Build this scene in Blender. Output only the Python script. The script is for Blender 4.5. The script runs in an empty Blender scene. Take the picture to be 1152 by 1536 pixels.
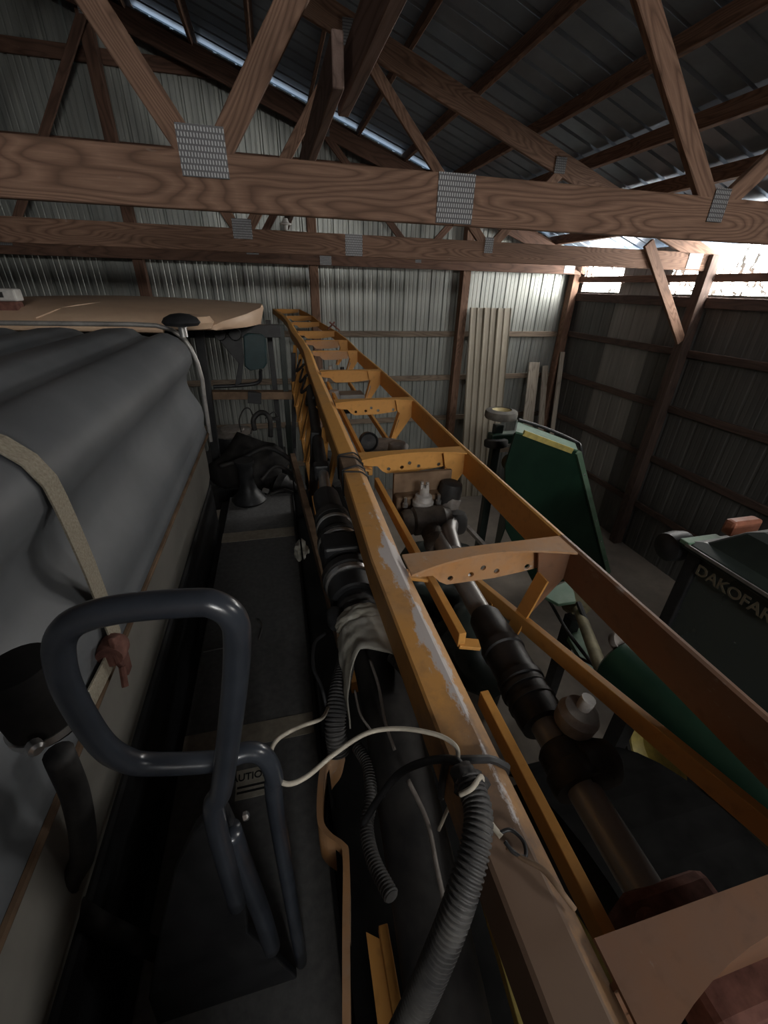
import bpy, bmesh, math, random
from mathutils import Vector, Matrix, noise
random.seed(7)
sc = bpy.context.scene
col = sc.collection
H = 3.65            # eye height above the floor; coordinates below are relative to the eye datum

# ------------------------------------------------------------------ camera
c0x, c0y, F = 576.0, 768.0, 620.0
AX = Vector((0.97182588, -0.0930741, 0.21654485))     # world X in camera axes (right, down, forward)
AY = Vector((-0.23460123, -0.4705744, 0.85060096))
AZ = Vector((0.02273155, -0.87743772, -0.47915168))
cam = bpy.data.cameras.new('camera'); camo = bpy.data.objects.new('camera', cam); col.objects.link(camo)
cam.sensor_fit = 'VERTICAL'; cam.sensor_height = 36.0; cam.lens = 36.0 * F / 1536.0
cam.clip_start = 0.02; cam.clip_end = 200
right = Vector((AX.x, AY.x, AZ.x)); down = Vector((AX.y, AY.y, AZ.y)); fwd = Vector((AX.z, AY.z, AZ.z))
m3 = Matrix((right, -down, -fwd)).transposed()
camo.matrix_world = Matrix.Translation((0, 0, H)) @ m3.to_4x4()
sc.camera = camo

def at(px, py, X=None, Y=None, Z=None):
    v = Vector((px - c0x, py - c0y, F))
    r = Vector((AX.dot(v), AY.dot(v), AZ.dot(v)))
    s = X / r.x if X is not None else Y / r.y if Y is not None else Z / r.z
    return r * s

# ------------------------------------------------------------------ world and exposure
w = bpy.data.worlds.new('sky'); sc.world = w; w.use_nodes = True
bg = w.node_tree.nodes['Background']; bg.inputs[0].default_value = (0.80, 0.90, 1.0, 1); bg.inputs[1].default_value = 1.0
WIN_STRENGTH = 34.0
sc.view_settings.view_transform = 'Standard'; sc.view_settings.look = 'None'
sc.view_settings.gamma = 1.0; sc.view_settings.use_curve_mapping = False
sc.view_settings.exposure = 0.3

# ------------------------------------------------------------------ materials
def nodes(name):
    m = bpy.data.materials.new(name); m.use_nodes = True
    nt = m.node_tree; b = nt.nodes['Principled BSDF']
    return m, nt, b
def N(nt, t, **kw):
    n = nt.nodes.new(t)
    for k, v in kw.items():
        if k.startswith('i_'): n.inputs[int(k[2:]) if k[2:].isdigit() else k[2:].replace('_', ' ')].default_value = v
        else: setattr(n, k, v)
    return n
def ramp(nt, fac, stops):
    r = nt.nodes.new('ShaderNodeValToRGB')
    while len(r.color_ramp.elements) < len(stops): r.color_ramp.elements.new(0.5)
    for e, (p, c) in zip(r.color_ramp.elements, stops):
        e.position = p; e.color = (*c, 1) if len(c) == 3 else c
    nt.links.new(fac, r.inputs[0]); return r
def coords(nt, scale=(1, 1, 1), kind='Object'):
    tc = nt.nodes.new('ShaderNodeTexCoord'); mp = nt.nodes.new('ShaderNodeMapping')
    mp.inputs['Scale'].default_value = scale; nt.links.new(tc.outputs[kind], mp.inputs['Vector'])
    return mp.outputs[0]
def bump(nt, b, h, strength=0.3, dist=0.01):
    bp = nt.nodes.new('ShaderNodeBump'); bp.inputs['Strength'].default_value = strength; bp.inputs['Distance'].default_value = dist
    nt.links.new(h, bp.inputs['Height']); nt.links.new(bp.outputs[0], b.inputs['Normal'])
def mix(nt, fac, a, b_):
    mx = nt.nodes.new('ShaderNodeMix'); mx.data_type = 'RGBA'
    for s, v in ((0, fac), (6, a), (7, b_)):
        if isinstance(v, (tuple, list)): mx.inputs[s].default_value = (*v, 1) if len(v) == 3 else v
        elif isinstance(v, float): mx.inputs[s].default_value = v
        else: nt.links.new(v, mx.inputs[s])
    return mx.outputs[2]

def mat_wood(name, dark, mid, light, rings=13.0):
    m, nt, b = nodes(name)
    oi = N(nt, 'ShaderNodeObjectInfo')
    tc = N(nt, 'ShaderNodeTexCoord'); mp = N(nt, 'ShaderNodeMapping'); mp.inputs['Scale'].default_value = (0.42, 3.0, 3.0)
    ad = N(nt, 'ShaderNodeVectorMath', operation='ADD'); cm = N(nt, 'ShaderNodeCombineXYZ')
    ml = N(nt, 'ShaderNodeMath', operation='MULTIPLY', i_1=13.0)
    nt.links.new(oi.outputs['Random'], ml.inputs[0]); nt.links.new(ml.outputs[0], cm.inputs[0]); nt.links.new(ml.outputs[0], cm.inputs[1])
    nt.links.new(tc.outputs['Object'], mp.inputs[0]); nt.links.new(mp.outputs[0], ad.inputs[0]); nt.links.new(cm.outputs[0], ad.inputs[1])
    nz = N(nt, 'ShaderNodeTexNoise', i_Scale=1.6, i_Detail=2.0, i_Roughness=0.45); nt.links.new(ad.outputs[0], nz.inputs['Vector'])
    mu = N(nt, 'ShaderNodeMath', operation='MULTIPLY', i_1=rings); nt.links.new(nz.outputs[0], mu.inputs[0])
    fr = N(nt, 'ShaderNodeMath', operation='FRACT'); nt.links.new(mu.outputs[0], fr.inputs[0])
    r1 = ramp(nt, fr.outputs[0], [(0.0, mid), (0.40, light), (0.70, mid), (0.88, tuple(x * .62 for x in mid)), (1.0, mid)])
    gr = N(nt, 'ShaderNodeTexNoise', i_Scale=1.0, i_Detail=4.0, i_Roughness=0.7)
    nt.links.new(coords(nt, (6, 160, 160)), gr.inputs['Vector'])
    st = N(nt, 'ShaderNodeTexNoise', i_Scale=1.3, i_Detail=5.0, i_Roughness=0.6); nt.links.new(ad.outputs[0], st.inputs['Vector'])
    c1 = mix(nt, ramp(nt, gr.outputs[0], [(0.35, (0, 0, 0)), (0.75, (0.55,) * 3)]).outputs[0], r1.outputs[0], dark)
    c2 = mix(nt, ramp(nt, st.outputs[0], [(0.5, (0, 0, 0)), (0.78, (0.7,) * 3)]).outputs[0], c1, tuple(x * 0.55 for x in dark))
    sp = N(nt, 'ShaderNodeTexNoise', i_Scale=1.0, i_Detail=2.0); nt.links.new(coords(nt, (9, 70, 30)), sp.inputs['Vector'])
    c3 = mix(nt, ramp(nt, sp.outputs[0], [(0.74, (0, 0, 0)), (0.80, (0.6,) * 3)]).outputs[0], c2, (0.42, 0.36, 0.31))
    nt.links.new(c3, b.inputs['Base Color']); b.inputs['Roughness'].default_value = 0.82
    bump(nt, b, gr.outputs[0], 0.25, 0.003)
    return m
def mat_mottle(name, a, b_, scale=6.0, rough=0.7, metal=0.0, detail=6.0, bs=0.1, lo=0.35, hi=0.65, stretch=(1, 1, 1), spec=None, coat=0):
    m, nt, b = nodes(name)
    nz = N(nt, 'ShaderNodeTexNoise', i_Scale=scale, i_Detail=detail, i_Roughness=0.62); nt.links.new(coords(nt, stretch), nz.inputs['Vector'])
    nt.links.new(ramp(nt, nz.outputs[0], [(lo, a), (hi, b_)]).outputs[0], b.inputs['Base Color'])
    b.inputs['Roughness'].default_value = rough; b.inputs['Metallic'].default_value = metal
    if spec is not None: b.inputs['Specular IOR Level'].default_value = spec
    if coat: b.inputs['Coat Weight'].default_value = coat; b.inputs['Coat Roughness'].default_value = 0.2
    if bs: bump(nt, b, nz.outputs[0], bs, 0.004)
    return m
def mat_paint(name, base, dust_shade, worn, dust_lo=0.5, dust_hi=0.75, worn_lo=0.62, rough=0.55):
    m, nt, b = nodes(name)
    n1 = N(nt, 'ShaderNodeTexNoise', i_Scale=2.3, i_Detail=8.0, i_Roughness=0.68); nt.links.new(coords(nt), n1.inputs['Vector'])
    n2 = N(nt, 'ShaderNodeTexNoise', i_Scale=11.0, i_Detail=8.0, i_Roughness=0.72); nt.links.new(coords(nt, (1, .5, 1)), n2.inputs['Vector'])
    n3 = N(nt, 'ShaderNodeTexNoise', i_Scale=35.0, i_Detail=4.0); nt.links.new(coords(nt), n3.inputs['Vector'])
    c = mix(nt, ramp(nt, n1.outputs[0], [(dust_lo, (0, 0, 0)), (dust_hi, (0.85,) * 3)]).outputs[0], base, dust_shade)
    c = mix(nt, ramp(nt, n3.outputs[0], [(0.55, (0, 0, 0)), (0.8, (0.35,) * 3)]).outputs[0], c, tuple(x * 0.4 for x in base))
    c = mix(nt, ramp(nt, n2.outputs[0], [(worn_lo, (0, 0, 0)), (worn_lo + 0.06, (0.9,) * 3)]).outputs[0], c, worn)
    nt.links.new(c, b.inputs['Base Color']); b.inputs['Roughness'].default_value = rough
    bump(nt, b, n2.outputs[0], 0.12, 0.003)
    return m
def mat_worn(name):
    m = mat_paint(name, (0.62, 0.31, 0.085), (0.44, 0.29, 0.18), (0.62, 0.58, 0.57), 0.45, 0.75, 0.64)
    nt = m.node_tree; b = nt.nodes['Principled BSDF']; c = b.inputs['Base Color'].links[0].from_socket
    av = N(nt, 'ShaderNodeAttribute', attribute_name='wear')
    n4 = N(nt, 'ShaderNodeTexNoise', i_Scale=26.0, i_Detail=8.0, i_Roughness=0.75); nt.links.new(coords(nt, (1, .45, 1)), n4.inputs['Vector'])
    sm = N(nt, 'ShaderNodeMath', operation='MULTIPLY_ADD', i_1=.55); nt.links.new(av.outputs['Fac'], sm.inputs[0]); nt.links.new(n4.outputs[0], sm.inputs[2])
    f = ramp(nt, sm.outputs[0], [(0.78, (0, 0, 0)), (0.86, (0.92,) * 3)])
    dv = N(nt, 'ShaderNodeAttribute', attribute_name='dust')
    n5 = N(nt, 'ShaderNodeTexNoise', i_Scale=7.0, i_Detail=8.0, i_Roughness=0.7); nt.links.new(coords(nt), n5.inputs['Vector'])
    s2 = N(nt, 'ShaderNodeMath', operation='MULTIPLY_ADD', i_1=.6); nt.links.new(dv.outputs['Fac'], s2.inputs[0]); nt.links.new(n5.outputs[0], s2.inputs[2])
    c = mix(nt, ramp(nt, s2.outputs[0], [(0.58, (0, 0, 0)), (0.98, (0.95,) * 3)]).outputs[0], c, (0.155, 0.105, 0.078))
    nt.links.new(mix(nt, f.outputs[0], c, (0.60, 0.57, 0.57)), b.inputs['Base Color'])
    return m
def mat_plain(name, cc, rough=0.6, metal=0.0):
    return mat_mottle(name, tuple(x * 0.82 for x in cc), tuple(min(1, x * 1.15) for x in cc), 14.0, rough, metal, bs=0.05)

M = {}
M['wood'] = mat_wood('aged_lumber', (0.105, 0.056, 0.036), (0.24, 0.138, 0.092), (0.34, 0.205, 0.142), 30.0)
M['wood_dark'] = mat_wood('dark_lumber', (0.070, 0.036, 0.025), (0.15, 0.080, 0.054), (0.20, 0.11, 0.075))
M['wood_pale'] = mat_wood('pale_lumber', (0.14, 0.09, 0.06), (0.30, 0.20, 0.13), (0.40, 0.28, 0.19))
M['wood_black'] = mat_wood('sooty_lumber', (0.040, 0.026, 0.021), (0.075, 0.047, 0.037), (0.10, 0.064, 0.05))  # near-black lumber for the right wall framing
M['wood_pink'] = mat_wood('pinkish_lumber', (0.19, 0.125, 0.105), (0.32, 0.22, 0.185), (0.40, 0.285, 0.245))
M['board_pale'] = mat_wood('bleached_board', (0.30, 0.26, 0.21), (0.44, 0.39, 0.32), (0.52, 0.47, 0.39))
M['wood_grey'] = mat_wood('grey_lumber', (0.10, 0.075, 0.055), (0.22, 0.17, 0.125), (0.28, 0.22, 0.165))
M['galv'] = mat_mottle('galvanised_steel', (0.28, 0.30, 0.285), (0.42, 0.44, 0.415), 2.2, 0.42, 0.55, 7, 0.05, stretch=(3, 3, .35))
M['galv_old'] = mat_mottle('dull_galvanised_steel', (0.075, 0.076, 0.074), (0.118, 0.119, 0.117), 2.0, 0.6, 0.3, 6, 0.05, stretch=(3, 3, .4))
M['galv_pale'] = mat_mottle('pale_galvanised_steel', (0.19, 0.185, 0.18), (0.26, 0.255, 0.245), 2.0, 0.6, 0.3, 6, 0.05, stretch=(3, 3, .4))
M['roofmetal'] = mat_mottle('roof_steel', (0.23, 0.29, 0.37), (0.34, 0.42, 0.52), 1.6, 0.45, 0.5, 6, 0.05)
M['tansheet'] = mat_mottle('tan_steel_sheet', (0.30, 0.27, 0.21), (0.42, 0.38, 0.31), 2.0, 0.55, 0.1, 6, 0.04, stretch=(3, 3, .3))
M['concrete'] = mat_mottle('dusty_concrete', (0.15, 0.13, 0.11), (0.27, 0.235, 0.195), 1.2, 0.95, 0, 10, 0.15)
M['orange'] = mat_paint('orange_paint', (0.66, 0.33, 0.085), (0.46, 0.29, 0.15), (0.50, 0.47, 0.45), 0.52, 0.85, 0.70)
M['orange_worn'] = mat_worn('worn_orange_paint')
M['orange_dust'] = mat_paint('dusty_orange_paint', (0.56, 0.27, 0.09), (0.45, 0.34, 0.26), (0.56, 0.52, 0.48), 0.36, 0.64, 0.62)
M['orange_rust'] = mat_paint('rusty_orange_paint', (0.23, 0.105, 0.050), (0.18, 0.115, 0.085), (0.30, 0.24, 0.21), 0.36, 0.66, 0.64)
M['rust'] = mat_mottle('rust', (0.11, 0.045, 0.035), (0.24, 0.11, 0.085), 25, 0.85, 0.1, 8, 0.3)
M['brown_steel'] = mat_mottle('brown_steel', (0.10, 0.060, 0.035), (0.26, 0.17, 0.105), 6, 0.75, 0.1, 8, 0.15)
M['tank'] = mat_mottle('grey_poly', (0.115, 0.125, 0.136), (0.165, 0.176, 0.188), 2.2, 0.48, 0, 6, 0.03, spec=0.4)
M['tank_low'] = mat_mottle('pale_poly', (0.28, 0.272, 0.245), (0.38, 0.37, 0.335), 2.2, 0.6, 0, 6, 0.03)
M['strap'] = mat_mottle('tan_webbing', (0.30, 0.265, 0.20), (0.42, 0.38, 0.30), 60, 0.9, 0, 3, 0.3, stretch=(0.4, 3, 3))
M['black'] = mat_mottle('black_plastic', (0.010, 0.011, 0.013), (0.030, 0.031, 0.034), 9, 0.5, 0, 7, 0.08)
M['matblack'] = mat_mottle('matt_black_plastic', (0.006, 0.006, 0.006), (0.012, 0.012, 0.012), 9, 0.95, 0, 7, 0, spec=0.05)
M['sootblack'] = mat_mottle('sooty_black', (0.010, 0.010, 0.011), (0.030, 0.028, 0.026), 6, 0.9, 0, 7, 0.2, spec=0.2)
M['blackrub'] = mat_mottle('dusty_rubber', (0.014, 0.014, 0.015), (0.060, 0.056, 0.053), 7, 0.62, 0, 9, 0.12, lo=0.4, hi=0.72)
M['hose'] = mat_mottle('grey_corrugated_plastic', (0.045, 0.045, 0.047), (0.115, 0.112, 0.108), 12, 0.6, 0, 6, 0.1)
M['rail'] = mat_mottle('blue_grey_enamel', (0.028, 0.034, 0.045), (0.045, 0.053, 0.068), 6, 0.30, 0, 4, 0.03, coat=0.4)
M['deck'] = mat_mottle('black_grip_deck', (0.13, 0.131, 0.132), (0.18, 0.181, 0.179), 40, 0.85, 0, 5, 0.2)
M['tape'] = mat_mottle('tan_tape', (0.34, 0.30, 0.24), (0.46, 0.41, 0.33), 25, 0.9, 0, 5, 0.2)
M['tan'] = mat_mottle('tan_gelcoat', (0.60, 0.41, 0.28), (0.72, 0.52, 0.36), 3, 0.5, 0, 6, 0.03)
M['teal'] = mat_plain('teal_plastic', (0.018, 0.045, 0.050), 0.35)
M['white'] = mat_plain('white_plastic', (0.62, 0.62, 0.60), 0.5)
M['cloth'] = mat_mottle('soiled_white_cloth', (0.33, 0.31, 0.25), (0.60, 0.60, 0.55), 9, 0.95, 0, 7, 0.3)
M['cable'] = mat_plain('cream_cable', (0.52, 0.48, 0.40), 0.6)
M['silver'] = mat_plain('bright_steel', (0.62, 0.62, 0.62), 0.32, 0.9)
M['pipe'] = mat_mottle('grey_steel_pipe', (0.27, 0.26, 0.25), (0.40, 0.385, 0.37), 4, 0.38, 0.35, 8, 0.06, stretch=(3, .5, 3))
M['brass'] = mat_mottle('dusty_valve_plastic', (0.040, 0.034, 0.030), (0.115, 0.095, 0.080), 18, 0.55, 0, 7, 0.12)
M['clear'] = mat_mottle('dusty_cap_plastic', (0.30, 0.29, 0.28), (0.46, 0.44, 0.42), 20, 0.45, 0, 5, 0.1)
M['darkcap'] = mat_mottle('dusty_grey_cap', (0.17, 0.15, 0.135), (0.28, 0.255, 0.235), 20, 0.5, 0, 5, 0.1)
M['green'] = mat_mottle('green_paint', (0.004, 0.023, 0.013), (0.009, 0.038, 0.021), 3, 0.45, 0, 7, 0.04)
M['green_lt'] = mat_mottle('dusty_green_paint', (0.10, 0.20, 0.13), (0.18, 0.28, 0.20), 5, 0.6, 0, 7, 0.05)
M['green_md'] = mat_mottle('mid_green_paint', (0.05, 0.13, 0.08), (0.09, 0.18, 0.12), 5, 0.6, 0, 7, 0.05)
M['yellow'] = mat_plain('yellow_paint', (0.60, 0.50, 0.16), 0.5)
M['dkgreen'] = mat_mottle('black_green_paint', (0.012, 0.018, 0.016), (0.024, 0.034, 0.030), 3, 0.4, 0, 5, 0.03)
M['shaft'] = mat_mottle('olive_shaft', (0.16, 0.14, 0.08), (0.28, 0.25, 0.15), 6, 0.6, 0.2, 6, 0.1)
M['tire'] = mat_mottle('tire_rubber', (0.012, 0.012, 0.012), (0.030, 0.029, 0.027), 8, 0.85, 0, 7, 0.2)
M['tire_grey'] = mat_mottle('dusty_tire', (0.10, 0.095, 0.085), (0.18, 0.17, 0.15), 12, 0.85, 0, 7, 0.2)
M['rim'] = mat_plain('cream_rim', (0.60, 0.52, 0.30), 0.5)
M['orange_lens'] = mat_plain('amber_lens', (0.40, 0.16, 0.10), 0.4)
M['sticker'] = mat_mottle('worn_sticker', (0.45, 0.42, 0.34), (0.58, 0.55, 0.47), 40, 0.8, 0, 4, 0)
M['ink'] = mat_plain('dark_ink', (0.03, 0.03, 0.03), 0.8)
M['letter'] = mat_plain('faded_lettering', (0.20, 0.18, 0.13), 0.6)
def glass():
    m, nt, b = nodes('dusty_cab_glass')
    b.inputs['Base Color'].default_value = (0.12, 0.145, 0.14, 1); b.inputs['Roughness'].default_value = 0.22  # grey-green base colour stands in for the reflection in the glass
    b.inputs['Transmission Weight'].default_value = 0.35; b.inputs['IOR'].default_value = 1.2
    nz = N(nt, 'ShaderNodeTexNoise', i_Scale=3.0, i_Detail=6.0)
    nt.links.new(coords(nt), nz.inputs['Vector'])
    nt.links.new(ramp(nt, nz.outputs[0], [(0.3, (0.15,) * 3), (0.7, (0.35,) * 3)]).outputs[0], b.inputs['Roughness'])
    return m
M['glass'] = glass()
def plate():
    m, nt, b = nodes('toothed_galvanised_plate')
    wv = N(nt, 'ShaderNodeTexBrick', offset=0.5, i_Scale=1.0)
    for k_, v_ in (('Color1', (.36, .37, .38, 1)), ('Color2', (.40, .41, .42, 1)), ('Mortar', (.09, .09, .095, 1)), ('Mortar Size', .0035), ('Mortar Smooth', .3), ('Brick Width', .011), ('Row Height', .019)): wv.inputs[k_].default_value = v_
    tc = N(nt, 'ShaderNodeTexCoord'); sx = N(nt, 'ShaderNodeSeparateXYZ'); cx = N(nt, 'ShaderNodeCombineXYZ')
    nt.links.new(tc.outputs['Object'], sx.inputs[0]); nt.links.new(sx.outputs[0], cx.inputs[0]); nt.links.new(sx.outputs[2], cx.inputs[1]); nt.links.new(cx.outputs[0], wv.inputs['Vector'])
    c = wv.outputs[0]
    nt.links.new(c, b.inputs['Base Color']); b.inputs['Metallic'].default_value = 0.4; b.inputs['Roughness'].default_value = 0.5
    bump(nt, b, wv.outputs[1], 0.5, 0.003)
    return m
M['plate'] = plate()
def translucent():
    m, nt, b = nodes('daylit_fibreglass')
    nz = N(nt, 'ShaderNodeTexNoise', i_Scale=15.0, i_Detail=4.0, i_Roughness=0.65); nt.links.new(coords(nt, (1, 1, .8)), nz.inputs['Vector'])
    n2 = N(nt, 'ShaderNodeTexNoise', i_Scale=2.5, i_Detail=2.0); nt.links.new(coords(nt), n2.inputs['Vector'])
    mm = N(nt, 'ShaderNodeMath', operation='MULTIPLY_ADD', i_1=0.35, i_2=0.0); nt.links.new(n2.outputs[0], mm.inputs[0])
    aa = N(nt, 'ShaderNodeMath', operation='ADD'); nt.links.new(nz.outputs[0], aa.inputs[0]); nt.links.new(mm.outputs[0], aa.inputs[1])
    cr = ramp(nt, aa.outputs[0], [(0.70, (1.0, 0.965, 0.91)), (0.735, (0.004, 0.004, 0.0035))])
    b.inputs['Base Color'].default_value = (0.6, 0.6, 0.58, 1); b.inputs['Roughness'].default_value = 0.7
    nt.links.new(cr.outputs[0], b.inputs['Emission Color']); b.inputs['Emission Strength'].default_value = WIN_STRENGTH
    return m
M['window'] = translucent()

# ------------------------------------------------------------------ builders
OFF = Vector((0, 0, H))
WORLD = {}     # object name -> world location of its origin
class B:
    """collects geometry in eye-datum coordinates"""
    def __init__(s): s.bm = bmesh.new()
    def poly(s, pts):
        vs = [s.bm.verts.new(p) for p in pts]; return s.bm.faces.new(vs)
    def box(s, x0, x1, y0, y1, z0, z1):
        v = [s.bm.verts.new((x, y, z)) for x in (x0, x1) for y in (y0, y1) for z in (z0, z1)]
        for f in ((0, 1, 3, 2), (4, 6, 7, 5), (0, 4, 5, 1), (2, 3, 7, 6), (0, 2, 6, 4), (1, 5, 7, 3)): s.bm.faces.new([v[i] for i in f])
        return s
    def obox(s, a, b, wdt, h, up=(0, 0, 1)):
        a, b = Vector(a), Vector(b); d = (b - a).normalized(); side = d.cross(Vector(up)).normalized(); u = side.cross(d)
        s.loft([[p + side * sx * wdt / 2 + u * sz * h / 2 for sx, sz in ((-1, -1), (1, -1), (1, 1), (-1, 1))] for p in (a, b)])
        return s
    def loft(s, secs, cap=True, closed=True):
        rows = [[s.bm.verts.new(p) for p in sec] for sec in secs]
        n = len(rows[0])
        for r0, r1 in zip(rows, rows[1:]):
            for i in range(n if closed else n - 1):
                s.bm.faces.new((r0[i], r0[(i + 1) % n], r1[(i + 1) % n], r1[i]))
        if cap and closed: s.bm.faces.new(list(reversed(rows[0]))); s.bm.faces.new(rows[-1])
        return s
    def tube(s, pts, r, n=12, cap=True):
        pts = [Vector(p) for p in pts]; rs = r if isinstance(r, (list, tuple)) else [r] * len(pts)
        ref = None; secs = []
        for i, p in enumerate(pts):
            d = (pts[min(i + 1, len(pts) - 1)] - pts[max(i - 1, 0)]).normalized()
            if ref is None: ref = d.orthogonal().normalized()
            ref = (ref - d * ref.dot(d)).normalized(); o = d.cross(ref)
            secs.append([p + (ref * math.cos(2 * math.pi * k / n) + o * math.sin(2 * math.pi * k / n)) * rs[i] for k in range(n)])
        return s.loft(secs, cap)
    def lathe(s, a, b, prof, n=20, cap=True):
        """prof: list of (t along a->b in metres, radius)"""
        a, b = Vector(a), Vector(b); d = (b - a).normalized()
        pts = [a + d * t for t, _ in prof]; ref = d.orthogonal().normalized(); o = d.cross(ref)
        return s.loft([[p + (ref * math.cos(2 * math.pi * k / n) + o * math.sin(2 * math.pi * k / n)) * r for k in range(n)] for p, (_, r) in zip(pts, prof)], cap)
    def prism(s, pts, ext, holes=()):
        """plate from an outline, with real holes, thickened by ext"""
        e = Vector(ext); es = []
        for loop in [pts, *holes]:
            vs = [s.bm.verts.new(Vector(p)) for p in loop]
            es += [s.bm.edges.new((vs[i], vs[(i + 1) % len(vs)])) for i in range(len(vs))]
        g = bmesh.ops.triangle_fill(s.bm, use_beauty=True, use_dissolve=False, edges=es)
        fs = [x for x in g['geom'] if isinstance(x, bmesh.types.BMFace)]
        ex = bmesh.ops.extrude_face_region(s.bm, geom=fs)
        bmesh.ops.translate(s.bm, vec=e, verts=[x for x in ex['geom'] if isinstance(x, bmesh.types.BMVert)])
        return s
    def mesh(s, name, origin):
        bmesh.ops.recalc_face_normals(s.bm, faces=s.bm.faces)
        bmesh.ops.translate(s.bm, vec=OFF - origin, verts=s.bm.verts)
        me = bpy.data.meshes.new(name); s.bm.to_mesh(me); s.bm.free(); return me
    def obj(s, name, mat, parent=None, smooth=False, bevel=0, kind=None, label=None, cat=None, group=None, sub=0):
        vs = [v.co for v in s.bm.verts]
        lo = Vector([min(v[i] for v in vs) for i in range(3)]); hi = Vector([max(v[i] for v in vs) for i in range(3)])
        origin = Vector(((lo.x + hi.x) / 2, (lo.y + hi.y) / 2, lo.z)) + OFF
        me = s.mesh(name, origin)
        me.materials.append(M[mat])
        o = bpy.data.objects.new(name, me); col.objects.link(o); WORLD[o.name] = origin
        if parent is not None: o.parent = parent; o.location = origin - WORLD[parent.name]
        else: o.location = origin
        if smooth:
            for p in me.polygons: p.use_smooth = True
            if smooth != 'all':
                me.set_sharp_from_angle(angle=math.radians(38))
        if bevel:
            bv = o.modifiers.new('edge', 'BEVEL'); bv.width = bevel; bv.segments = 2; bv.limit_method = 'ANGLE'; bv.angle_limit = math.radians(40)
        if sub:
            sb = o.modifiers.new('smooth', 'SUBSURF'); sb.levels = sub; sb.render_levels = sub
        tag(o, label, cat, group, kind)
        return o
def tag(o, label=None, cat=None, group=None, kind=None):
    if label: o['label'] = label
    if cat: o['category'] = cat
    if group: o['group'] = group
    if kind: o['kind'] = kind
    return o
def thing(name, loc, label=None, cat=None, group=None, kind=None):
    o = bpy.data.objects.new(name, None); col.objects.link(o); o.empty_display_size = 0.1
    o.location = Vector(loc) + OFF; WORLD[o.name] = o.location.copy()
    return tag(o, label, cat, group, kind)
BOARD = {}
def board(name, a, b, depth, thick, mat, parent=None, up=(0, 0, 1), **kw):
    """a lumber member: length along its local X so that the grain follows it"""
    a, b = Vector(a), Vector(b); L = (b - a).length; key = (round(L, 3), depth, thick, mat)
    d = (b - a).normalized(); side = Vector(up).cross(d).normalized(); u = d.cross(side)
    if key not in BOARD:
        q = B().box(-L / 2, L / 2, -thick / 2, thick / 2, -depth / 2, depth / 2)
        bmesh.ops.bevel(q.bm, geom=q.bm.edges[:], offset=0.004, segments=1, affect='EDGES')
        me = q.mesh(name, OFF); me.materials.append(M[mat]); BOARD[key] = me
    o = bpy.data.objects.new(name, BOARD[key]); col.objects.link(o)
    wl = (a + b) / 2 + OFF; WORLD[o.name] = wl
    mw = Matrix((d, side, u)).transposed().to_4x4(); o.rotation_euler = mw.to_euler()
    o.location = wl - WORLD[parent.name] if parent is not None else wl
    o.parent = parent
    return tag(o, **kw)
def spline(pts, n=8):
    P = [Vector(p) for p in pts]; P = [P[0] * 2 - P[1]] + P + [P[-1] * 2 - P[-2]]; out = []
    for i in range(1, len(P) - 2):
        for k in range(n):
            t = k / n; a, b, c, d = P[i - 1:i + 3]
            out.append(0.5 * ((2 * b) + (c - a) * t + (2 * a - 5 * b + 4 * c - d) * t * t + (3 * b - a - 3 * c + d) * t ** 3))
    out.append(P[-2]); return out
def resample(pts, step):
    out = [pts[0]]; acc = 0
    for a, b in zip(pts, pts[1:]):
        L = (b - a).length; 
        while acc + L >= step and L > 1e-9:
            t = (step - acc) / L; a = a + (b - a) * t; out.append(a); L = (b - a).length; acc = 0
        acc += L
    return out
def corrugated(b, pts, r, pitch, depth, n=14):
    ps = resample(spline(pts, 12), pitch / 4); rs = [r + depth * (0, 1, 1, 0)[i % 4] for i in range(len(ps))]
    return b.tube(ps, rs, n)

# ------------------------------------------------------------------ the shed
XR, XL, YB, YF = 5.30, -11.7, 7.42, -6.0
WIN_R, WIN_L0, WIN_L1 = 3.2, 9, 9        # how far the translucent strips reach along each side wall
GAB0, GAB1, GABZ = -.6, 2.6, 1.35  # reach of the added glowing gable sheets
SKY0, SKY1, SKX0, SKX1 = -1.6, -1.2, 3.5, 4.0  # reach of the added glowing roof length
XP = -3.2                                     # ridge
def zroof(x): return 0.60 + (XR - x) / 3.0 if x > XP else 0.60 + (XR - XP) / 3.0 - (XP - x) / 3.0
B().box(XL - .3, XR + .3, YF - .3, YB + .4, -H - 0.2, -H).obj('floor', 'concrete', kind='structure')

RIB = 0.2286
def sheet_profile(w, step=RIB):
    """(offset along, depth outward): broad major ribs every 9 inches with two small ones between"""
    pr = []; n = round(w / step)
    for k in range(n):
        u = k * step
        pr += [(u, 0), (u + .012, .019), (u + .034, .019), (u + .046, 0), (u + .095, 0), (u + .101, .005), (u + .112, .005), (u + .118, 0), (u + .165, 0), (u + .171, .005), (u + .182, .005), (u + .188, 0)]
    pr.append((w, 0)); return pr
def roof_profile(w, step=RIB):
    pr = []
    for k in range(round(w / step)):
        u = k * step; pr += [(u, 0), (u + .014, .024), (u + .040, .024), (u + .054, 0)]
    pr.append((w, 0)); return pr
def sheet(name, parent, mat, along, out, origin, w, zlo, ztop, rel=1.0):
    """vertical ribbed sheet; ztop(u) top height"""
    q = B(); pr = [(u, d * rel) for u, d in sheet_profile(w)]; A, O = Vector(along), Vector(out)
    lo = [Vector(origin) + A * u + O * d + Vector((0, 0, zlo)) for u, d in pr]
    hi = [Vector(origin) + A * u + O * d + Vector((0, 0, ztop(u))) for u, d in pr]
    q.loft([lo, hi], closed=False)
    return q.obj(name, mat, parent)
SW = 0.9144
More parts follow.
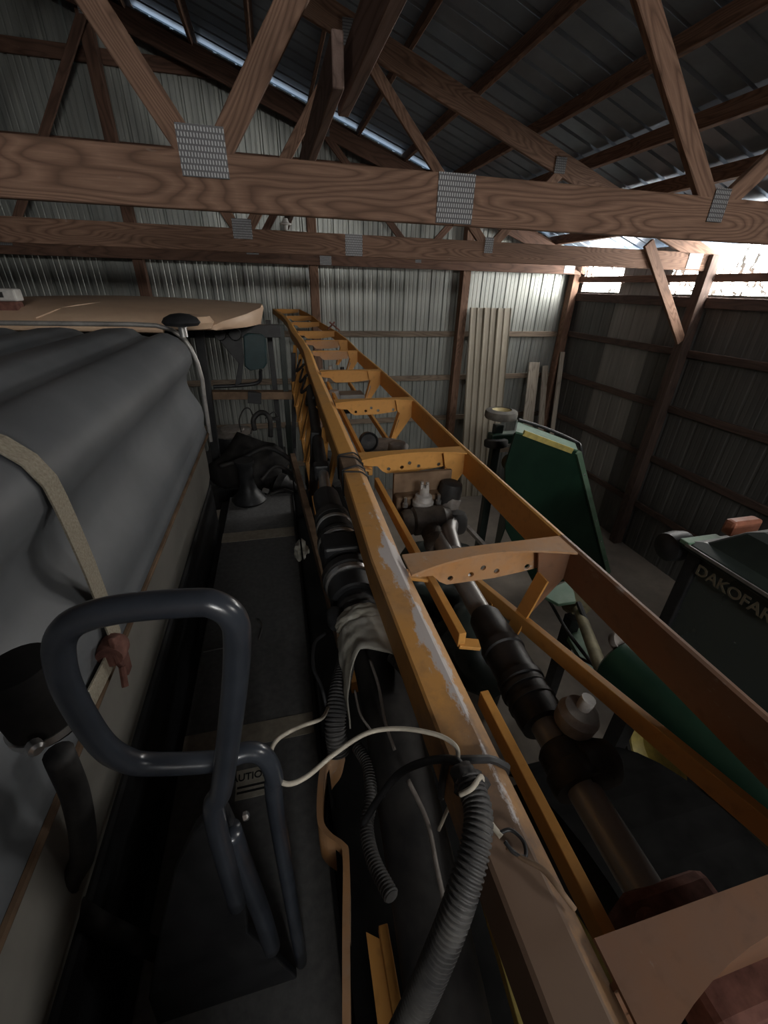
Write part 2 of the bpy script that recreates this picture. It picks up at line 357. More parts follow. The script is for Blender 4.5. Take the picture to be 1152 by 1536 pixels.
# back gable wall
wb = thing('wall_back', (-3.2, YB, -H), kind='structure')
x = XR
while x > XL + 0.1:
    x0 = x - SW
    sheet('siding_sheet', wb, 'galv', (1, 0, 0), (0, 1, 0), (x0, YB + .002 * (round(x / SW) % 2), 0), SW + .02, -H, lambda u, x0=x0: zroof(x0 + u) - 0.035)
    x = x0
for xp in (-9.06, -6.62, -4.18, -1.74, 0.66, 3.14):
    board('post', (xp + .0, YB - .105, -H), (xp, YB - .105, zroof(xp) - .2), 0.15, 0.13, 'wood_dark' if xp < 0 else 'wood', wb, up=(0, 1, 0))
board('post', (XR - .10, YB - .105, -H), (XR - .10, YB - .105, zroof(XR) - .2), 0.15, 0.13, 'wood', wb, up=(0, 1, 0))
for z in (-0.71, -1.45, -2.2, -2.95):
    for xa, xb in ((-11.5, -9.13), (-8.99, -6.69), (-6.55, -4.25), (-4.11, -1.81), (-1.67, .59), (.73, 3.07), (3.21, 5.13)):
        board('girt', (xa, YB - .03, z), (xb, YB - .03, z), 0.09, 0.04, 'wood_grey', wb)
for xa, xb in ((-4.11, -1.81), (-1.67, .59), (.73, 2.6)):
    board('girt', (xa, YB - .03, 1.45), (xb, YB - .03, 1.45), 0.14, 0.04, 'wood_dark', wb)
for xa, xb in ((-4.11, -1.81), (-1.67, 0.2)):
    board('girt', (xa, YB - .03, 2.28), (xb, YB - .03, 2.28), 0.14, 0.04, 'wood_dark', wb)
# rafters along the gable, a slit of daylight stays open above the sheets
board('rake_board', (XR, YB - .19, zroof(XR) - .22), (XP, YB - .19, zroof(XP) - .22), 0.19, 0.04, 'wood_dark', wb)
board('rake_board', (XL, YB - .19, zroof(XL) - .22), (XP, YB - .19, zroof(XP) - .22), 0.19, 0.04, 'wood_dark', wb)
# right side wall with a daylight strip under the eave
wr = thing('wall_right', (XR, .7, -H), kind='structure')
ys = 7.165; k = 0
wins = []
while ys > YF:
    y0 = ys - SW
    full = (k == 1)
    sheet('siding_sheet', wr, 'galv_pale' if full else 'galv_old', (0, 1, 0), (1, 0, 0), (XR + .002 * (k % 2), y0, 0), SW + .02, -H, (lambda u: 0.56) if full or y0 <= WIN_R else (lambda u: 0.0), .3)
    if not full and y0 > WIN_R: wins.append(y0)
    ys = y0; k += 1
sheet('siding_sheet', wr, 'galv_old', (0, 1, 0), (1, 0, 0), (XR + .004, 7.16, 0), SW / 4 + .02, -H, lambda u: 0.56)
for yp in (4.74, 2.14, -.3, -2.7, -5.1):
    board('post', (XR - .1, yp, -H), (XR - .1, yp, .42), 0.14, 0.13, 'wood_black', wr, up=(1, 0, 0))
for z in (-.09, -0.69, -1.41, -2.15, -2.9):
    for ya, yb in ((4.81, 7.24), (2.21, 4.67), (-.23, 2.07), (-2.63, -.37), (-5.03, -2.77)):
        board('girt', (XR - .03, ya, z), (XR - .03, yb, z), 0.12 if z > -.2 else .09, 0.04, 'wood_black', wr)
for ya, yb in ((4.81, 7.24), (2.21, 4.67), (-.23, 2.07), (-2.63, -.37), (-5.03, -2.77)):
    board('girt', (XR - .03, ya, .18), (XR - .03, yb, .18), 0.09, 0.04, 'wood_dark', wr)
for i, y0 in enumerate(wins):
    q = B(); pr = sheet_profile(SW + .02)
    q.loft([[Vector((XR + .004 + d, y0 + u, z)) for u, d in pr] for z in (-.02, .52)], closed=False)
    q.obj('window_%d' % (i + 1), 'window', kind='structure')
# left and front walls close the shed outside the view; the left wall has the same daylight strip
wl = thing('wall_left', (XL, .7, -H), kind='structure')
ys = YB
nwin = len(wins)
while ys > YF:
    y0 = ys - SW
    lit = WIN_L0 < y0 < WIN_L1
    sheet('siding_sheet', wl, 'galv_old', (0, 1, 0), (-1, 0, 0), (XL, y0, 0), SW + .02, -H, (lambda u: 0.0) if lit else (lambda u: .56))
    if not lit: ys = y0; continue
    q = B(); pr = sheet_profile(SW + .02)
    q.loft([[Vector((XL - d, y0 + u, z)) for u, d in pr] for z in (-.02, .52)], closed=False)
    nwin += 1; q.obj('window_%d' % nwin, 'window', kind='structure')
    ys = y0
wf = thing('wall_front', (XP, YF, -H), kind='structure')
x = XR
while x > XL + .1:                            # glowing sheets added to this unseen gable to light the boom
    x0 = x - SW; lit = GAB0 < x0 < GAB1
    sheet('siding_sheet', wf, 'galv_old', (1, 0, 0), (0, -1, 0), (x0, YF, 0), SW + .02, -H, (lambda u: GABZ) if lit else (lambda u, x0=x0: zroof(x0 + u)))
    if lit:
        q = B(); pr = sheet_profile(SW + .02); nwin += 1
        q.loft([[Vector((x0 + u, YF - d, GABZ)) for u, d in pr], [Vector((x0 + u, YF - d, zroof(x0 + u))) for u, d in pr]], closed=False)
        q.obj('window_%d' % nwin, 'window', kind='structure')
    x = x0
# roof
ce = thing('ceiling', (XP, .7, zroof(XP)), kind='structure')
y = YF
while y < YB + .2:
    for sgn in (1, -1):
        q = B(); pr = roof_profile(SW + .02); xe = XR + .35 if sgn > 0 else XL - .35
        ze = zroof(XR) - .35 / 3 if sgn > 0 else zroof(XL) - .35 / 3
        if sgn > 0 and SKY0 < y < SKY1:         # glowing length added overhead, out of view, to brighten the boom tops
            runs = ((XP, SKX0, 'roofmetal'), (SKX0, SKX1, 'window'), (SKX1, xe, 'roofmetal'))
        else: runs = ((XP, xe, 'roofmetal'),)
        for xa, xb, mt in runs:
            if q is None: q = B()
            q.loft([[Vector((xx, y + u, (zroof(xx) if xx != xe else ze) + d * .9 + .002)) for u, d in pr] for xx in (xa, xb)], closed=False)
            if mt == 'window': nwin += 1; q.obj('window_%d' % nwin, 'window', kind='structure')
            else: q.obj('roof_sheet', mt, ce)
            q = None
    y += SW
TY = (2.15, 4.75, YB - .26, -.45, -3.05)
sl = math.atan(1 / 3)
for i in range(13):
    xp = 4.66 - .66 * i
    zc = zroof(xp) - .085
    if xp > XP + .1: board('purlin', (xp, YF, zc), (xp, YB + .1, zc), 0.135, 0.04, 'wood', ce, up=(math.sin(sl), 0, math.cos(sl)))
for i in range(13):
    xp = -11.1 + .66 * i
    if xp < XP - .1: board('purlin', (xp, YF, zroof(xp) - .085), (xp, YB + .1, zroof(xp) - .085), 0.135, 0.04, 'wood', ce, up=(-math.sin(sl), 0, math.cos(sl)))

def truss(ty, label, mat='wood'):
    t = thing('roof_truss', (XP, ty, .25), label, 'truss', 'roof trusses of the shed')
    ch = .184; cz = .25 + ch / 2
    board('bottom_chord', (XL + .15, ty, cz), (.83, ty, cz), ch, .04, mat, t); board('bottom_chord', (.83, ty, cz), (XR - .12, ty, cz), ch, .04, mat, t)
    def zt(x): return .43 + (XR - x) / 3 if x > XP else .43 + (XR - XP) / 3 - (XP - x) / 3
    board('top_chord', (XP, ty, zt(XP) - .10), (XR - .02, ty, zt(XR - .02) - .10), .184, .04, mat, t)
    board('top_chord', (XL + .02, ty, zt(XL + .02) - .10), (XP, ty, zt(XP) - .10), .184, .04, mat, t)
    def web(xa, za, xb, zb): board('web', (xa, ty, za), (xb, ty, zb), .09, .038, mat, t)
    zb = .40
    for m_ in (1, -1):
        f = lambda x: x if m_ > 0 else 2 * XP - x
        web(f(XP + .06), zb, f(-1.68), zt(-1.68) - .17); web(f(-.23), zb, f(-1.60), zt(-1.60) - .17); web(f(-.17), zb, f(.80), zt(.80) - .17)
        web(f(2.22), zb, f(.90), zt(.9) - .17); web(f(2.30), zb, f(2.95), zt(2.95) - .17)
    def gus(x, z, w_, h, rot=0):
        for s_ in (-1, 1):
            q = B(); q.box(x - w_ / 2, x + w_ / 2, ty + s_ * .0245 - .0015, ty + s_ * .0245 + .0015, z - h / 2, z + h / 2); q.obj('gusset_plate', 'plate', t)
    for x_ in (-.2, 2 * XP + .2): gus(x_, .43, .17, .155)
    gus(2.26, .40, .095, .14); gus(XP, .42, .17, .15); gus(-1.64, zt(-1.64) - .14, .2, .16)
    gus(.83, .345, .17, .18); gus(XR - .36, .345, .20, .16)
    gus(.85, zt(.85) - .12, .19, .16); gus(2.93, zt(2.93) - .12, .12, .13)
    return t
truss(TY[0], 'wooden roof truss with knotty bottom chord joined to the pink longitudinal brace')
truss(TY[1], 'wooden roof truss with knee brace running to the side wall post')
truss(TY[2], 'wooden roof truss set against the gable wall', 'wood_dark')
board('knee_brace', (4.20, 4.71, .50), (5.12, 4.71, -.54), .12, .038, 'wood', label='rough lumber knee brace between truss chord and side wall post', cat='brace')
o = board('longitudinal_brace', (.43, -.6, .76), (.40, 2.52, .76), .16, .05, 'wood_pink', label='pinkish lumber brace lapped onto its neighbour above the knotty chord', cat='brace')
o = board('longitudinal_brace', (.325, 2.15, .74), (.30, YB - .3, .74), .16, .045, 'wood_pink', label='lumber brace running over the trusses toward the gable wall', cat='brace')

# bare bulb holder hanging at the second truss
t = thing('bulb_holder', (.19, 4.70, .46), 'small white porcelain bulb holder on the truss chord', 'lamp')
zt_ = .475
B().lathe((.19, 4.70, zt_), (.19, 4.70, zt_ + .1), [(0, .05), (.012, .055), (.02, .03), (.05, .022)]).obj('porcelain_base', 'white', t, smooth=True)
B().lathe((.19, 4.70, zt_ - .045), (.19, 4.70, zt_), [(0, .004), (.01, .016), (.045, .020)]).obj('socket', 'white', t, smooth=True)

# sheets and boards leaning in the corner
for i, (xx, yy) in enumerate(((3.215, 7.16), (3.46, 7.145), (3.70, 7.13))):
    q = B(); pr = [(0, 0), (.012, .02), (.03, .02), (.042, 0), (.105, 0), (.117, .02), (.135, .02), (.147, 0), (.215, 0), (.225, .02)]
    def pt(u, d, s, xx=xx, yy=yy): return Vector((xx + u * 1.15 + .06 * s, yy - d - .36 * s, -.28 - s * (H - .28)))
    q.loft([[pt(u, d, s) for u, d in pr] for s in (0, 1)], closed=False)
    o = q.obj('steel_sheet', 'tansheet', label=('tan ribbed steel sheet leaning nearest the gable post', 'tan ribbed steel sheet leaning in the middle of three', 'tan ribbed steel sheet leaning nearest the pale boards')[i], cat='metal sheet', group='tan steel sheets leaning on the gable wall')
    so = o.modifiers.new('thick', 'SOLIDIFY'); so.thickness = .002
for i, (a, b, wd, mt, lab) in enumerate((
        ((4.66, 7.22, -1.18), (4.62, 6.80, -H), .22, 'board_pale', 'wide pale board leaning beside the tan steel sheets'),
        ((4.93, 7.26, -1.25), (5.02, 6.85, -H), .12, 'board_pale', 'narrow split board leaning between wide board and corner post'),
        ((5.20, 7.20, -1.0), (5.15, 6.75, -H), .09, 'board_pale', 'slim grey board leaning against the corner post'))):
    d = Vector(b) - Vector(a)
    board('lumber_board', a, b, wd, .03, mt, up=Vector((1, 0, 0)), label=lab, cat='board', group='boards leaning in the shed corner')

# ------------------------------------------------------------------ sprayer: chassis and wheels
def wheel(parent, x, y, z, r, wd, name='wheel', mt='tire', rim='yellow', axis=(1, 0, 0), lugs=24):
    a = Vector((x, y, z)); d = Vector(axis).normalized(); h = wd / 2
    q = B(); q.lathe(a - d * h, a + d * h, [(0, r * .62), (.01, r * .80), (wd * .15, r * .95), (wd * .3, r), (wd * .7, r), (wd * .85, r * .95), (wd - .01, r * .80), (wd, r * .62), (0, r * .62)], 32, False)
    o = q.obj(name, mt, parent, smooth=True)
    q = B(); q.lathe(a - d * h * .8, a + d * h * .8, [(wd * .3, r * .16), (wd * .3, r * .5), (0, r * .57), (0, r * .625), (wd * .8, r * .625), (wd * .8, r * .57), (wd * .5, r * .5), (wd * .5, r * .16)], 24)
    q.obj('rim', rim, o, smooth=True)
    if lugs:
        q = B(); o1 = d.orthogonal().normalized(); o2 = d.cross(o1)
        for k in range(lugs):
            an = 2 * math.pi * k / lugs; u = o1 * math.cos(an) + o2 * math.sin(an); tt = o2 * math.cos(an) - o1 * math.sin(an); s_ = 1 if k % 2 else -1
            q.obox(a + u * r * .995 + d * h * .7 * s_, a + u * r * .995 + tt * r * .12, r * .05, r * .05, up=u)
        q.obj('tread', mt, o, kind='stuff')
    return o
ch = thing('sprayer_chassis', (0, 2, -H), 'dark sprayer chassis with tall tires under the walkway and tank', 'chassis')
B().box(-.95, -.85, -1.5, 6.2, -2.05, -1.85).obj('frame_rail', 'black', ch, bevel=.01)
B().box(.02, .12, -1.5, 6.2, -2.05, -1.85).obj('frame_rail', 'black', ch, bevel=.01)
B().box(-.85, .02, .4, .5, -2.03, -1.87).obj('cross_tube', 'black', ch); B().box(-.85, .02, 4.4, 4.5, -2.03, -1.87).obj('cross_tube', 'black', ch)
B().tube([(-1.5, .25, -2.77), (1.3, .25, -2.77)], .07).obj('axle', 'black', ch, smooth=True); B().tube([(-1.5, 4.9, -2.85), (.95, 4.9, -2.85)], .07).obj('axle', 'black', ch, smooth=True)
for yy in (.25, 4.9):
    for xx in (-.75, .05): B().box(xx - .06, xx + .06, yy - .07, yy + .07, -2.85, -2.04).obj('strut', 'black', ch)
    for xx in (-1.5, 1.28 if yy < 1 else .5): wheel(ch, xx, yy, -H + .88, .88, .56)
q = B(); q.loft([[Vector((x_, .25 + (.96 + dr) * math.cos(math.radians(a_)), -2.77 + (.96 + dr) * math.sin(math.radians(a_)))) for x_, dr in ((.96, 0), (1.60, 0), (1.60, .012), (.96, .012))] for a_ in range(15, 170, 8)]); q.obj('fender', 'matblack', ch)  # added black arch, keeps the view of the floor below the boom dark
for yy in (.15, 1.05, 1.95, 2.9): B().box(-.8, .0, yy - .03, yy + .03, -1.86, -1.66).obj('deck_support', 'black', ch)
q = B(); q.loft([[Vector((x_, y_, z_)) for x_, y_ in ((-2.15 + i_, -2.6 + i_), (-.06 - i_, -2.6 + i_), (-.06 - i_, -.38 - i_), (-2.15 + i_, -.38 - i_))] for i_, z_ in ((.0, -1.86), (.0, -.02), (.05, .10), (.2, .18))])
q.obj('engine_hood', 'tan', ch, bevel=.03)  # unseen block added behind the eye to shade tank and walkway
B().box(-2.1, -.535, .02, 2.88, -1.86, -1.25).obj('tank_cradle', 'black', ch, bevel=.02)  # cradle carried up in black, standing in for the boom's shadow
B().box(-.56, -.50, -.3, 3.3, -1.86, -1.62).obj('skirt', 'black', ch)

# ------------------------------------------------------------------ poly tank
prof = [(-2.2, -1.55), (-2.2, -.34), (-2.12, -.25), (-1.9, -.235), (-1.5, -.235), (-1.40, -.238), (-1.36, -.268), (-1.32, -.275), (-1.28, -.262), (-1.23, -.238), (-1.14, -.235), (-1.09, -.240), (-1.05, -.272), (-1.01, -.280), (-.97, -.268), (-.92, -.240), (-.82, -.236), (-.775, -.242), (-.735, -.276), (-.70, -.284), (-.665, -.272), (-.635, -.262), (-.60, -.265), (-.55, -.29), (-.512, -.33), (-.494, -.375), (-.495, -.42), (-.518, -.46),
        (-.542, -.50), (-.549, -.55), (-.538, -.60), (-.512, -.65), (-.491, -.70), (-.487, -.745), (-.494, -.785), (-.499, -.81), (-.494, -.84), (-.490, -.865), (-.500, -.885)]
low = [(-.515, -.895), (-.507, -.95), (-.507, -1.06), (-.512, -1.15), (-.528, -1.21), (-.56, -1.24), (-2.1, -1.24), (-2.2, -1.21), (-2.2, -.895)]
tk = thing('poly_tank', (-1.3, 1.5, -1.8), 'big grey poly tank with rounded shoulder beside the walkway', 'tank')
def loft_y(pr, ys, k_top=None):
    q = B(); secs = []
    for y_ in ys:
        e = 0
        for a_, b_ in ((ys[0], 1), (ys[-1], -1)):
            dd = (y_ - a_) * b_
            if dd < .12: e = max(e, .07 * (1 - math.sqrt(max(0, 1 - (1 - dd / .12) ** 2))))
        sec = []
        for px_, pz_ in pr:
            cx, cz = -1.35, -.9
            f = max(abs(px_ - cx) / .85, abs(pz_ - cz) / .66)
            z_ = pz_ - (e if pz_ > -.5 else 0); x_ = px_ + (-e if px_ > -1 else e)
            sec.append(Vector((x_, y_, z_)))
        secs.append(sec)
    return q.loft(secs)
ysl = [.02 + .024 * i for i in range(121)]
upper = loft_y(prof + [(-.52, -.90), (-2.2, -.90)], ysl).obj('tank_shell', 'tank', tk, smooth=True)
loft_y(low, [.04 + .05 * i for i in range(57)]).obj('tank_base', 'tank_low', tk, smooth=True)
q = B(); q.tube([(-.498, .04, -.893), (-.498, 2.88, -.893)], .010, 8); q.obj('seam_trim', 'brown_steel', tk, smooth=True)
band = [(-2.1, -.225), (-1.5, -.222), (-.80, -.226), (-.67, -.232), (-.59, -.255), (-.535, -.30), (-.505, -.36), (-.483, -.44), (-.473, -.54), (-.480, -.65), (-.485, -.80), (-.49, -.95)]
B().tube([(x_, 2.885, z_) for x_, z_ in band], .013, 10).obj('edge_band', 'pipe', tk, smooth=True)
# pipe vent on the tank shoulder
vx, vy = at(272, 484, Y=2.70).x, 2.70
t = thing('vent_cap', (vx, vy, -.26), 'black mushroom vent cap on the tank shoulder', 'vent')
B().lathe((vx, vy, -.275), (vx, vy, 0), [(0, .022), (.05, .022), (.052, .032), (.075, .032)]).obj('neck', 'silver', t, smooth=True)
B().lathe((vx, vy, -.222), (vx, vy, 0), [(0, .03), (.006, .085), (.022, .100), (.045, .085), (.062, .05), (.068, .01)], 28).obj('cap', 'black', t, smooth=True)
# ratchet strap over the tank
sp = thing('ratchet_strap', (-.5, .93, -1.0), 'tan webbing strap with rusty ratchet drawn over the grey tank', 'strap')
def off(pr, k):
    out = []
    for i, (x_, z_) in enumerate(pr):
        a_ = pr[max(0, i - 1)]; b_ = pr[min(len(pr) - 1, i + 1)]; tx, tz = b_[0] - a_[0], b_[1] - a_[1]; L = math.hypot(tx, tz)
        out.append((x_ - tz / L * k, z_ + tx / L * k))
    return out
hull = [(-1.9, -.235), (-.80, -.236), (-.68, -.245), (-.60, -.262), (-.55, -.288), (-.512, -.328), (-.492, -.375), (-.488, -.42), (-.485, -.48), (-.483, -.54), (-.4815, -.60), (-.482, -.66), (-.4825, -.72), (-.483, -.78), (-.484, -.83)]
def ribbon(pr, ya, yb, th, n=1):
    inner, outer = off(pr, .004), off(pr, .004 + th)
    q = B(); secs = []
    for (xi, zi), (xo, zo) in zip(inner, outer): secs.append([Vector((xi, ya, zi)), Vector((xi, yb, zi)), Vector((xo, yb, zo)), Vector((xo, ya, zo))])
    return q.loft(secs)
ribbon(hull, .900, .960, .004).obj('webbing', 'strap', sp)
rx = at(172, 975, X=-.465)
B().lathe((-.470, rx.y - .025, rx.z), (-.470, rx.y + .03, rx.z), [(0, .012), (0, .030), (.012, .034), (.043, .034), (.055, .030), (.055, .012)]).obj('ratchet_spool', 'rust', sp, smooth=True)
B().prism([(-.462, rx.y - .02, rx.z + .055), (-.462, rx.y + .02, rx.z + .03), (-.462, rx.y + .03, rx.z - .03), (-.462, rx.y + .02, rx.z - .085), (-.462, rx.y - .01, rx.z - .085), (-.462, rx.y - .028, rx.z - .02)], (.012, 0, 0)).obj('ratchet_frame', 'rust', sp, bevel=.003)
B().tube([at(183, 1000, X=-.452), at(188, 1030, X=-.447)], .008, 8).obj('ratchet_handle', 'rust', sp, smooth=True)
q = B(); a_ = at(165, 990, X=-.478); b_ = at(135, 1050, X=-.486); q.obox(a_, b_, .05, .004, up=(1, 0, 0)); q.obj('webbing_tail', 'strap', sp)

# ------------------------------------------------------------------ walkway
wk = thing('walkway', (-.24, 1.6, -1.65), 'black grip walkway with tan tape strips beside the tank', 'walkway')
B().box(-.50, .012, -.3, 3.35, -1.645, -1.60).obj('deck_plate', 'deck', wk, bevel=.006)
B().box(.012, .026, -.3, 3.35, -1.70, -1.592).obj('edge_trim', 'black', wk, bevel=.003)
B().box(.05, .085, .55, 1.35, -1.62, -1.56).obj('channel', 'galv_old', wk, bevel=.004)
for y0, y1 in ((2.62, 2.745), (1.075, 1.17)):
    B().box(-.499, .005, y0, y1, -1.6, -1.5975).obj('grip_tape', 'tape', wk)
ca = at(386, 1168, Z=-1.597)
st = B().box(ca.x - .075, ca.x + .055, ca.y - .06, ca.y + .045, -1.6, -1.5985).obj('caution_sticker', 'sticker', wk)
def text(s, size, mat, parent, loc, mtx=None, name='lettering', ext=.0006):
    cu = bpy.data.curves.new(name, 'FONT'); cu.body = s; cu.size = size; cu.extrude = ext; cu.align_x = 'LEFT'; cu.offset = size * .018
    tmp = bpy.data.objects.new('tmp', cu); col.objects.link(tmp)
    dg = bpy.context.evaluated_depsgraph_get(); me = bpy.data.meshes.new_from_object(tmp.evaluated_get(dg)); bpy.data.objects.remove(tmp)
    me.materials.clear(); me.materials.append(M[mat])
    o = bpy.data.objects.new(name, me); col.objects.link(o); o.parent = parent
    wl = Vector(loc) + OFF; WORLD[o.name] = wl; o.location = wl - WORLD[parent.name]
    if mtx is not None: o.rotation_euler = mtx.to_euler()
    return o
text('CAUTION', .036, 'ink', st, (ca.x - .118, ca.y + .005, -1.598))
for k in range(2): B().box(ca.x - .07, ca.x + .05 - .02 * k, ca.y - .022 - .018 * k, ca.y - .014 - .018 * k, -1.5985, -1.5980).obj('print_line', 'ink', st)
# wire scraps lying on the walkway
B().tube(spline([at(305, 978, Z=-1.596), at(330, 973, Z=-1.585), at(352, 971, Z=-1.596)]), .003, 6).obj('wire_scrap', 'silver', smooth=True, label='straight bit of bright wire lying on the walkway', cat='wire')
B().tube(spline([at(385, 930, Z=-1.59), at(393, 940, Z=-1.575), at(388, 960, Z=-1.59)]), .003, 6).obj('wire_scrap', 'silver', smooth=True, label='curled bit of bright wire lying on the walkway', cat='wire')

# ------------------------------------------------------------------ hand rail
hr = thing('hand_rail', (-.15, .40, -1.6), 'blue grey tubular hand rail bent into a loop', 'hand rail')
lp = [at(322, 1225, Y=.37), at(333, 1180, Y=.37), at(350, 1050, Y=.37), at(356, 960, Y=.37), at(348, 925, Y=.37), at(322, 907, Y=.372), at(290, 904, Y=.375), at(190, 912, Y=.38), at(125, 927, Y=.385), at(95, 950, Y=.387), at(89, 985, Y=.39),
      at(105, 1040, Y=.395), at(150, 1112, Y=.40), at(185, 1138, Y=.405), at(225, 1146, Y=.41), at(320, 1142, Y=.42), at(370, 1128, Y=.43), at(396, 1135, Y=.43), at(411, 1165, Y=.43), at(415, 1220, Y=.43)]
lp.append(Vector((lp[-1].x - .01, .43, -1.6)))
lp.insert(0, Vector((lp[0].x - .01, .37, -1.0)))
B().tube(spline(lp, 8), .0155, 16).obj('loop_tube', 'rail', hr, smooth='all')
q = B(); o_ = [at(338, 1212, Y=.40), at(322, 1216, Y=.40), at(290, 1250, Y=.40), at(262, 1310, Y=.40), at(240, 1400, Y=.40), at(222, 1500, Y=.40)]
o_ += [Vector((o_[-1].x - .02, .40, -1.6)), Vector((-.10, .40, -1.6)), at(372, 1400, Y=.40), at(360, 1260, Y=.40)]
q.prism(o_, (0, .02, 0)); q.obj('guard_plate', 'black', hr, bevel=.004)
q = B(); q.tube(spline([at(345, 1245, Y=.395), at(365, 1300, Y=.39), at(392, 1370, Y=.385), at(408, 1420, Y=.38)], 6), [.018] * 19, 14); q.obj('brace_tube', 'rail', hr, smooth='all')
q = B(); q.lathe(at(366, 1225, Y=.39), at(374, 1222, Y=.39), [(0, .007), (.006, .007), (.008, .004)], 6); q.obj('bolt', 'silver', hr)
# filter canister and rinse bottle hanging between rail and tank
fc = thing('filter_canister', (-.37, .52, -.66), 'black canister with bright clamp ring between hand rail and tank', 'canister')
cc = at(62, 1045, Y=.50)
B().lathe((cc.x - .01, .50, cc.z + .07), (cc.x, .50, cc.z - .07), [(0, .02), (.004, .042), (.02, .050), (.11, .050), (.125, .045)], 24).obj('body', 'sootblack', fc, smooth=True)
B().lathe((cc.x - .004, .50, cc.z - .035), (cc.x, .50, cc.z - .07), [(0, .0505), (.0, .053), (.012, .053), (.012, .0505)], 28).obj('clamp_ring', 'silver', fc, smooth=True)
k_ = at(47, 1115, Y=.44); B().lathe(k_, k_ + Vector((.02, -.02, 0)), [(0, .006), (.004, .010), (.016, .010), (.02, .006)], 10).obj('clamp_bolt', 'silver', fc, smooth=True)
q = B(); e0 = at(88, 1130, Y=.52); q.tube(spline([e0, at(115, 1200, Y=.52), at(125, 1280, Y=.52), at(110, 1360, Y=.52), Vector((e0.x - .02, .52, -1.6))], 8), .022, 14); q.obj('suction_hose', 'blackrub', smooth='all', label='black suction hose dropping from the canister', cat='hose')

# ------------------------------------------------------------------ cab beyond the tank
cb = thing('sprayer_cab', (-1.0, 4.2, -1.9), 'sprayer cab with tan overhanging roof and dark pillars behind the tank', 'cab')
def roof_sec(y_, x1, ztop, zbot, crown):
    x0 = -2.7; pts = []
    n = 12
    for i in range(n + 1):
        u = i / n; xx = x0 + (x1 - x0) * u
        pts.append(Vector((xx, y_, ztop + crown * math.sin(math.pi * min(1, max(0, u)) * .9 + .15))))
    pts += [Vector((x1 + .012, y_, ztop - .03)), Vector((x1 - .01, y_, zbot)), Vector((x1 - .25, y_, zbot - .005)), Vector((x0, y_, zbot - .02))]
    return pts
q = B(); q.loft([roof_sec(3.42, -.42, -.275, -.30, .0), roof_sec(3.45, -.36, -.250, -.305, .01), roof_sec(3.62, -.20, -.215, -.30, .035), roof_sec(4.1, -.10, -.195, -.315, .05), roof_sec(4.9, -.10, -.195, -.30, .06), roof_sec(5.15, -.2, -.215, -.30, .05)])
q.obj('roof', 'tan', cb, smooth=True)
q = B(); q.lathe(at(285, 478, Y=3.40) + Vector((0, 0, .03)), at(285, 478, Y=3.40) - Vector((0, 0, .1)), [(0, .03), (.012, .13), (.05, .155), (.09, .13), (.10, .05)], 28); q.obj('roof_pod', 'tan', cb, smooth=True)
q = B(); q.tube(spline([(-2.7, 3.40, -.285), (-1.7, 3.40, -.285), (-.75, 3.40, -.30)]), .022, 8); q.obj('roof_lip', 'tan', cb, smooth=True)
q = B(); q.tube(spline([(-1.52, 3.45, -.235), (-1.38, 3.7, -.175), (-1.15, 4.3, -.15)]), .006, 6); q.obj('roof_seam', 'tan', cb, smooth=True)
def bar(name, a, b, w_, h, mat, par, up=(0, 1, 0), bev=.004, **k): return B().obox(a, b, w_, h, up).obj(name, mat, par, bevel=bev, **k)
bar('pillar', (-.60, 3.95, -.30), (-.66, 3.95, -1.75), .07, .07, 'black', cb)
bar('pillar', (-.05, 4.35, -.30), (-.05, 4.35, -1.75), .05, .06, 'black', cb)
bar('pillar', (.06, 4.1, -.32), (.04, 4.1, -1.75), .05, .05, 'dkgreen', cb)
bar('header_beam', (-2.4, 4.0, -.36), (.05, 4.0, -.36), .08, .10, 'black', cb, up=(0, 0, 1))
for xx in (-.44, -.32): B().lathe((xx, 3.93, -.375), (xx, 3.90, -.375), [(0, .045), (.02, .05), (.05, .045), (.05, .02)], 16).obj('work_light', 'black', cb, smooth=True)
q = B(); q.prism([at(322, 505, Y=3.96), at(362, 505, Y=3.96), at(366, 535, Y=3.96), at(362, 575, Y=3.96), at(352, 580, Y=3.96), at(358, 545, Y=3.96), at(330, 512, Y=3.96)], (0, .03, 0)); q.obj('mirror_arm', 'black', cb, bevel=.004)
q = B(); ps = [at(x_, y_, Y=3.85) for x_, y_ in ((365, 503), (372, 500), (392, 501), (399, 508), (401, 545), (396, 553), (374, 556), (367, 550))]
q.prism(ps, (0, .05, 0)); q.obj('mirror', 'teal', cb, bevel=.012)
bar('cross_beam', at(318, 592, Y=4.1), at(438, 592, Y=4.1), .10, .07, 'brown_steel', cb, up=(0, 0, 1))
bar('cross_beam', at(372, 595, Y=4.05), at(392, 597, Y=4.05), .08, .10, 'black', cb, up=(0, 0, 1))
q = B(); q.tube(spline([at(320, 580, Y=4.0), at(360, 578, Y=4.0), at(388, 573, Y=4.0), at(391, 555, Y=3.95)]), .016, 10); q.obj('grab_bar', 'black', cb, smooth=True)
bar('floor_pan', (-1.2, 4.3, -1.80), (.0, 4.3, -1.80), 1.4, .08, 'black', cb, up=(0, 0, 1))
# white work lamp on the cab roof
t = thing('roof_lamp', (-1.9, 3.62, -.22), 'white box lamp with rusty bracket on the tan cab roof', 'lamp')
a_ = at(10, 443, Y=3.6)
B().box(a_.x - .14, a_.x + .06, 3.58, 3.68, a_.z - .035, a_.z + .04).obj('housing', 'white', t, bevel=.012)
B().box(a_.x - .145, a_.x - .01, 3.572, 3.58, a_.z - .012, a_.z + .02).obj('lens', 'ink', t)
B().box(a_.x - .14, a_.x + .05, 3.57, 3.67, a_.z - .11, a_.z - .035).obj('bracket', 'rust', t, bevel=.01)
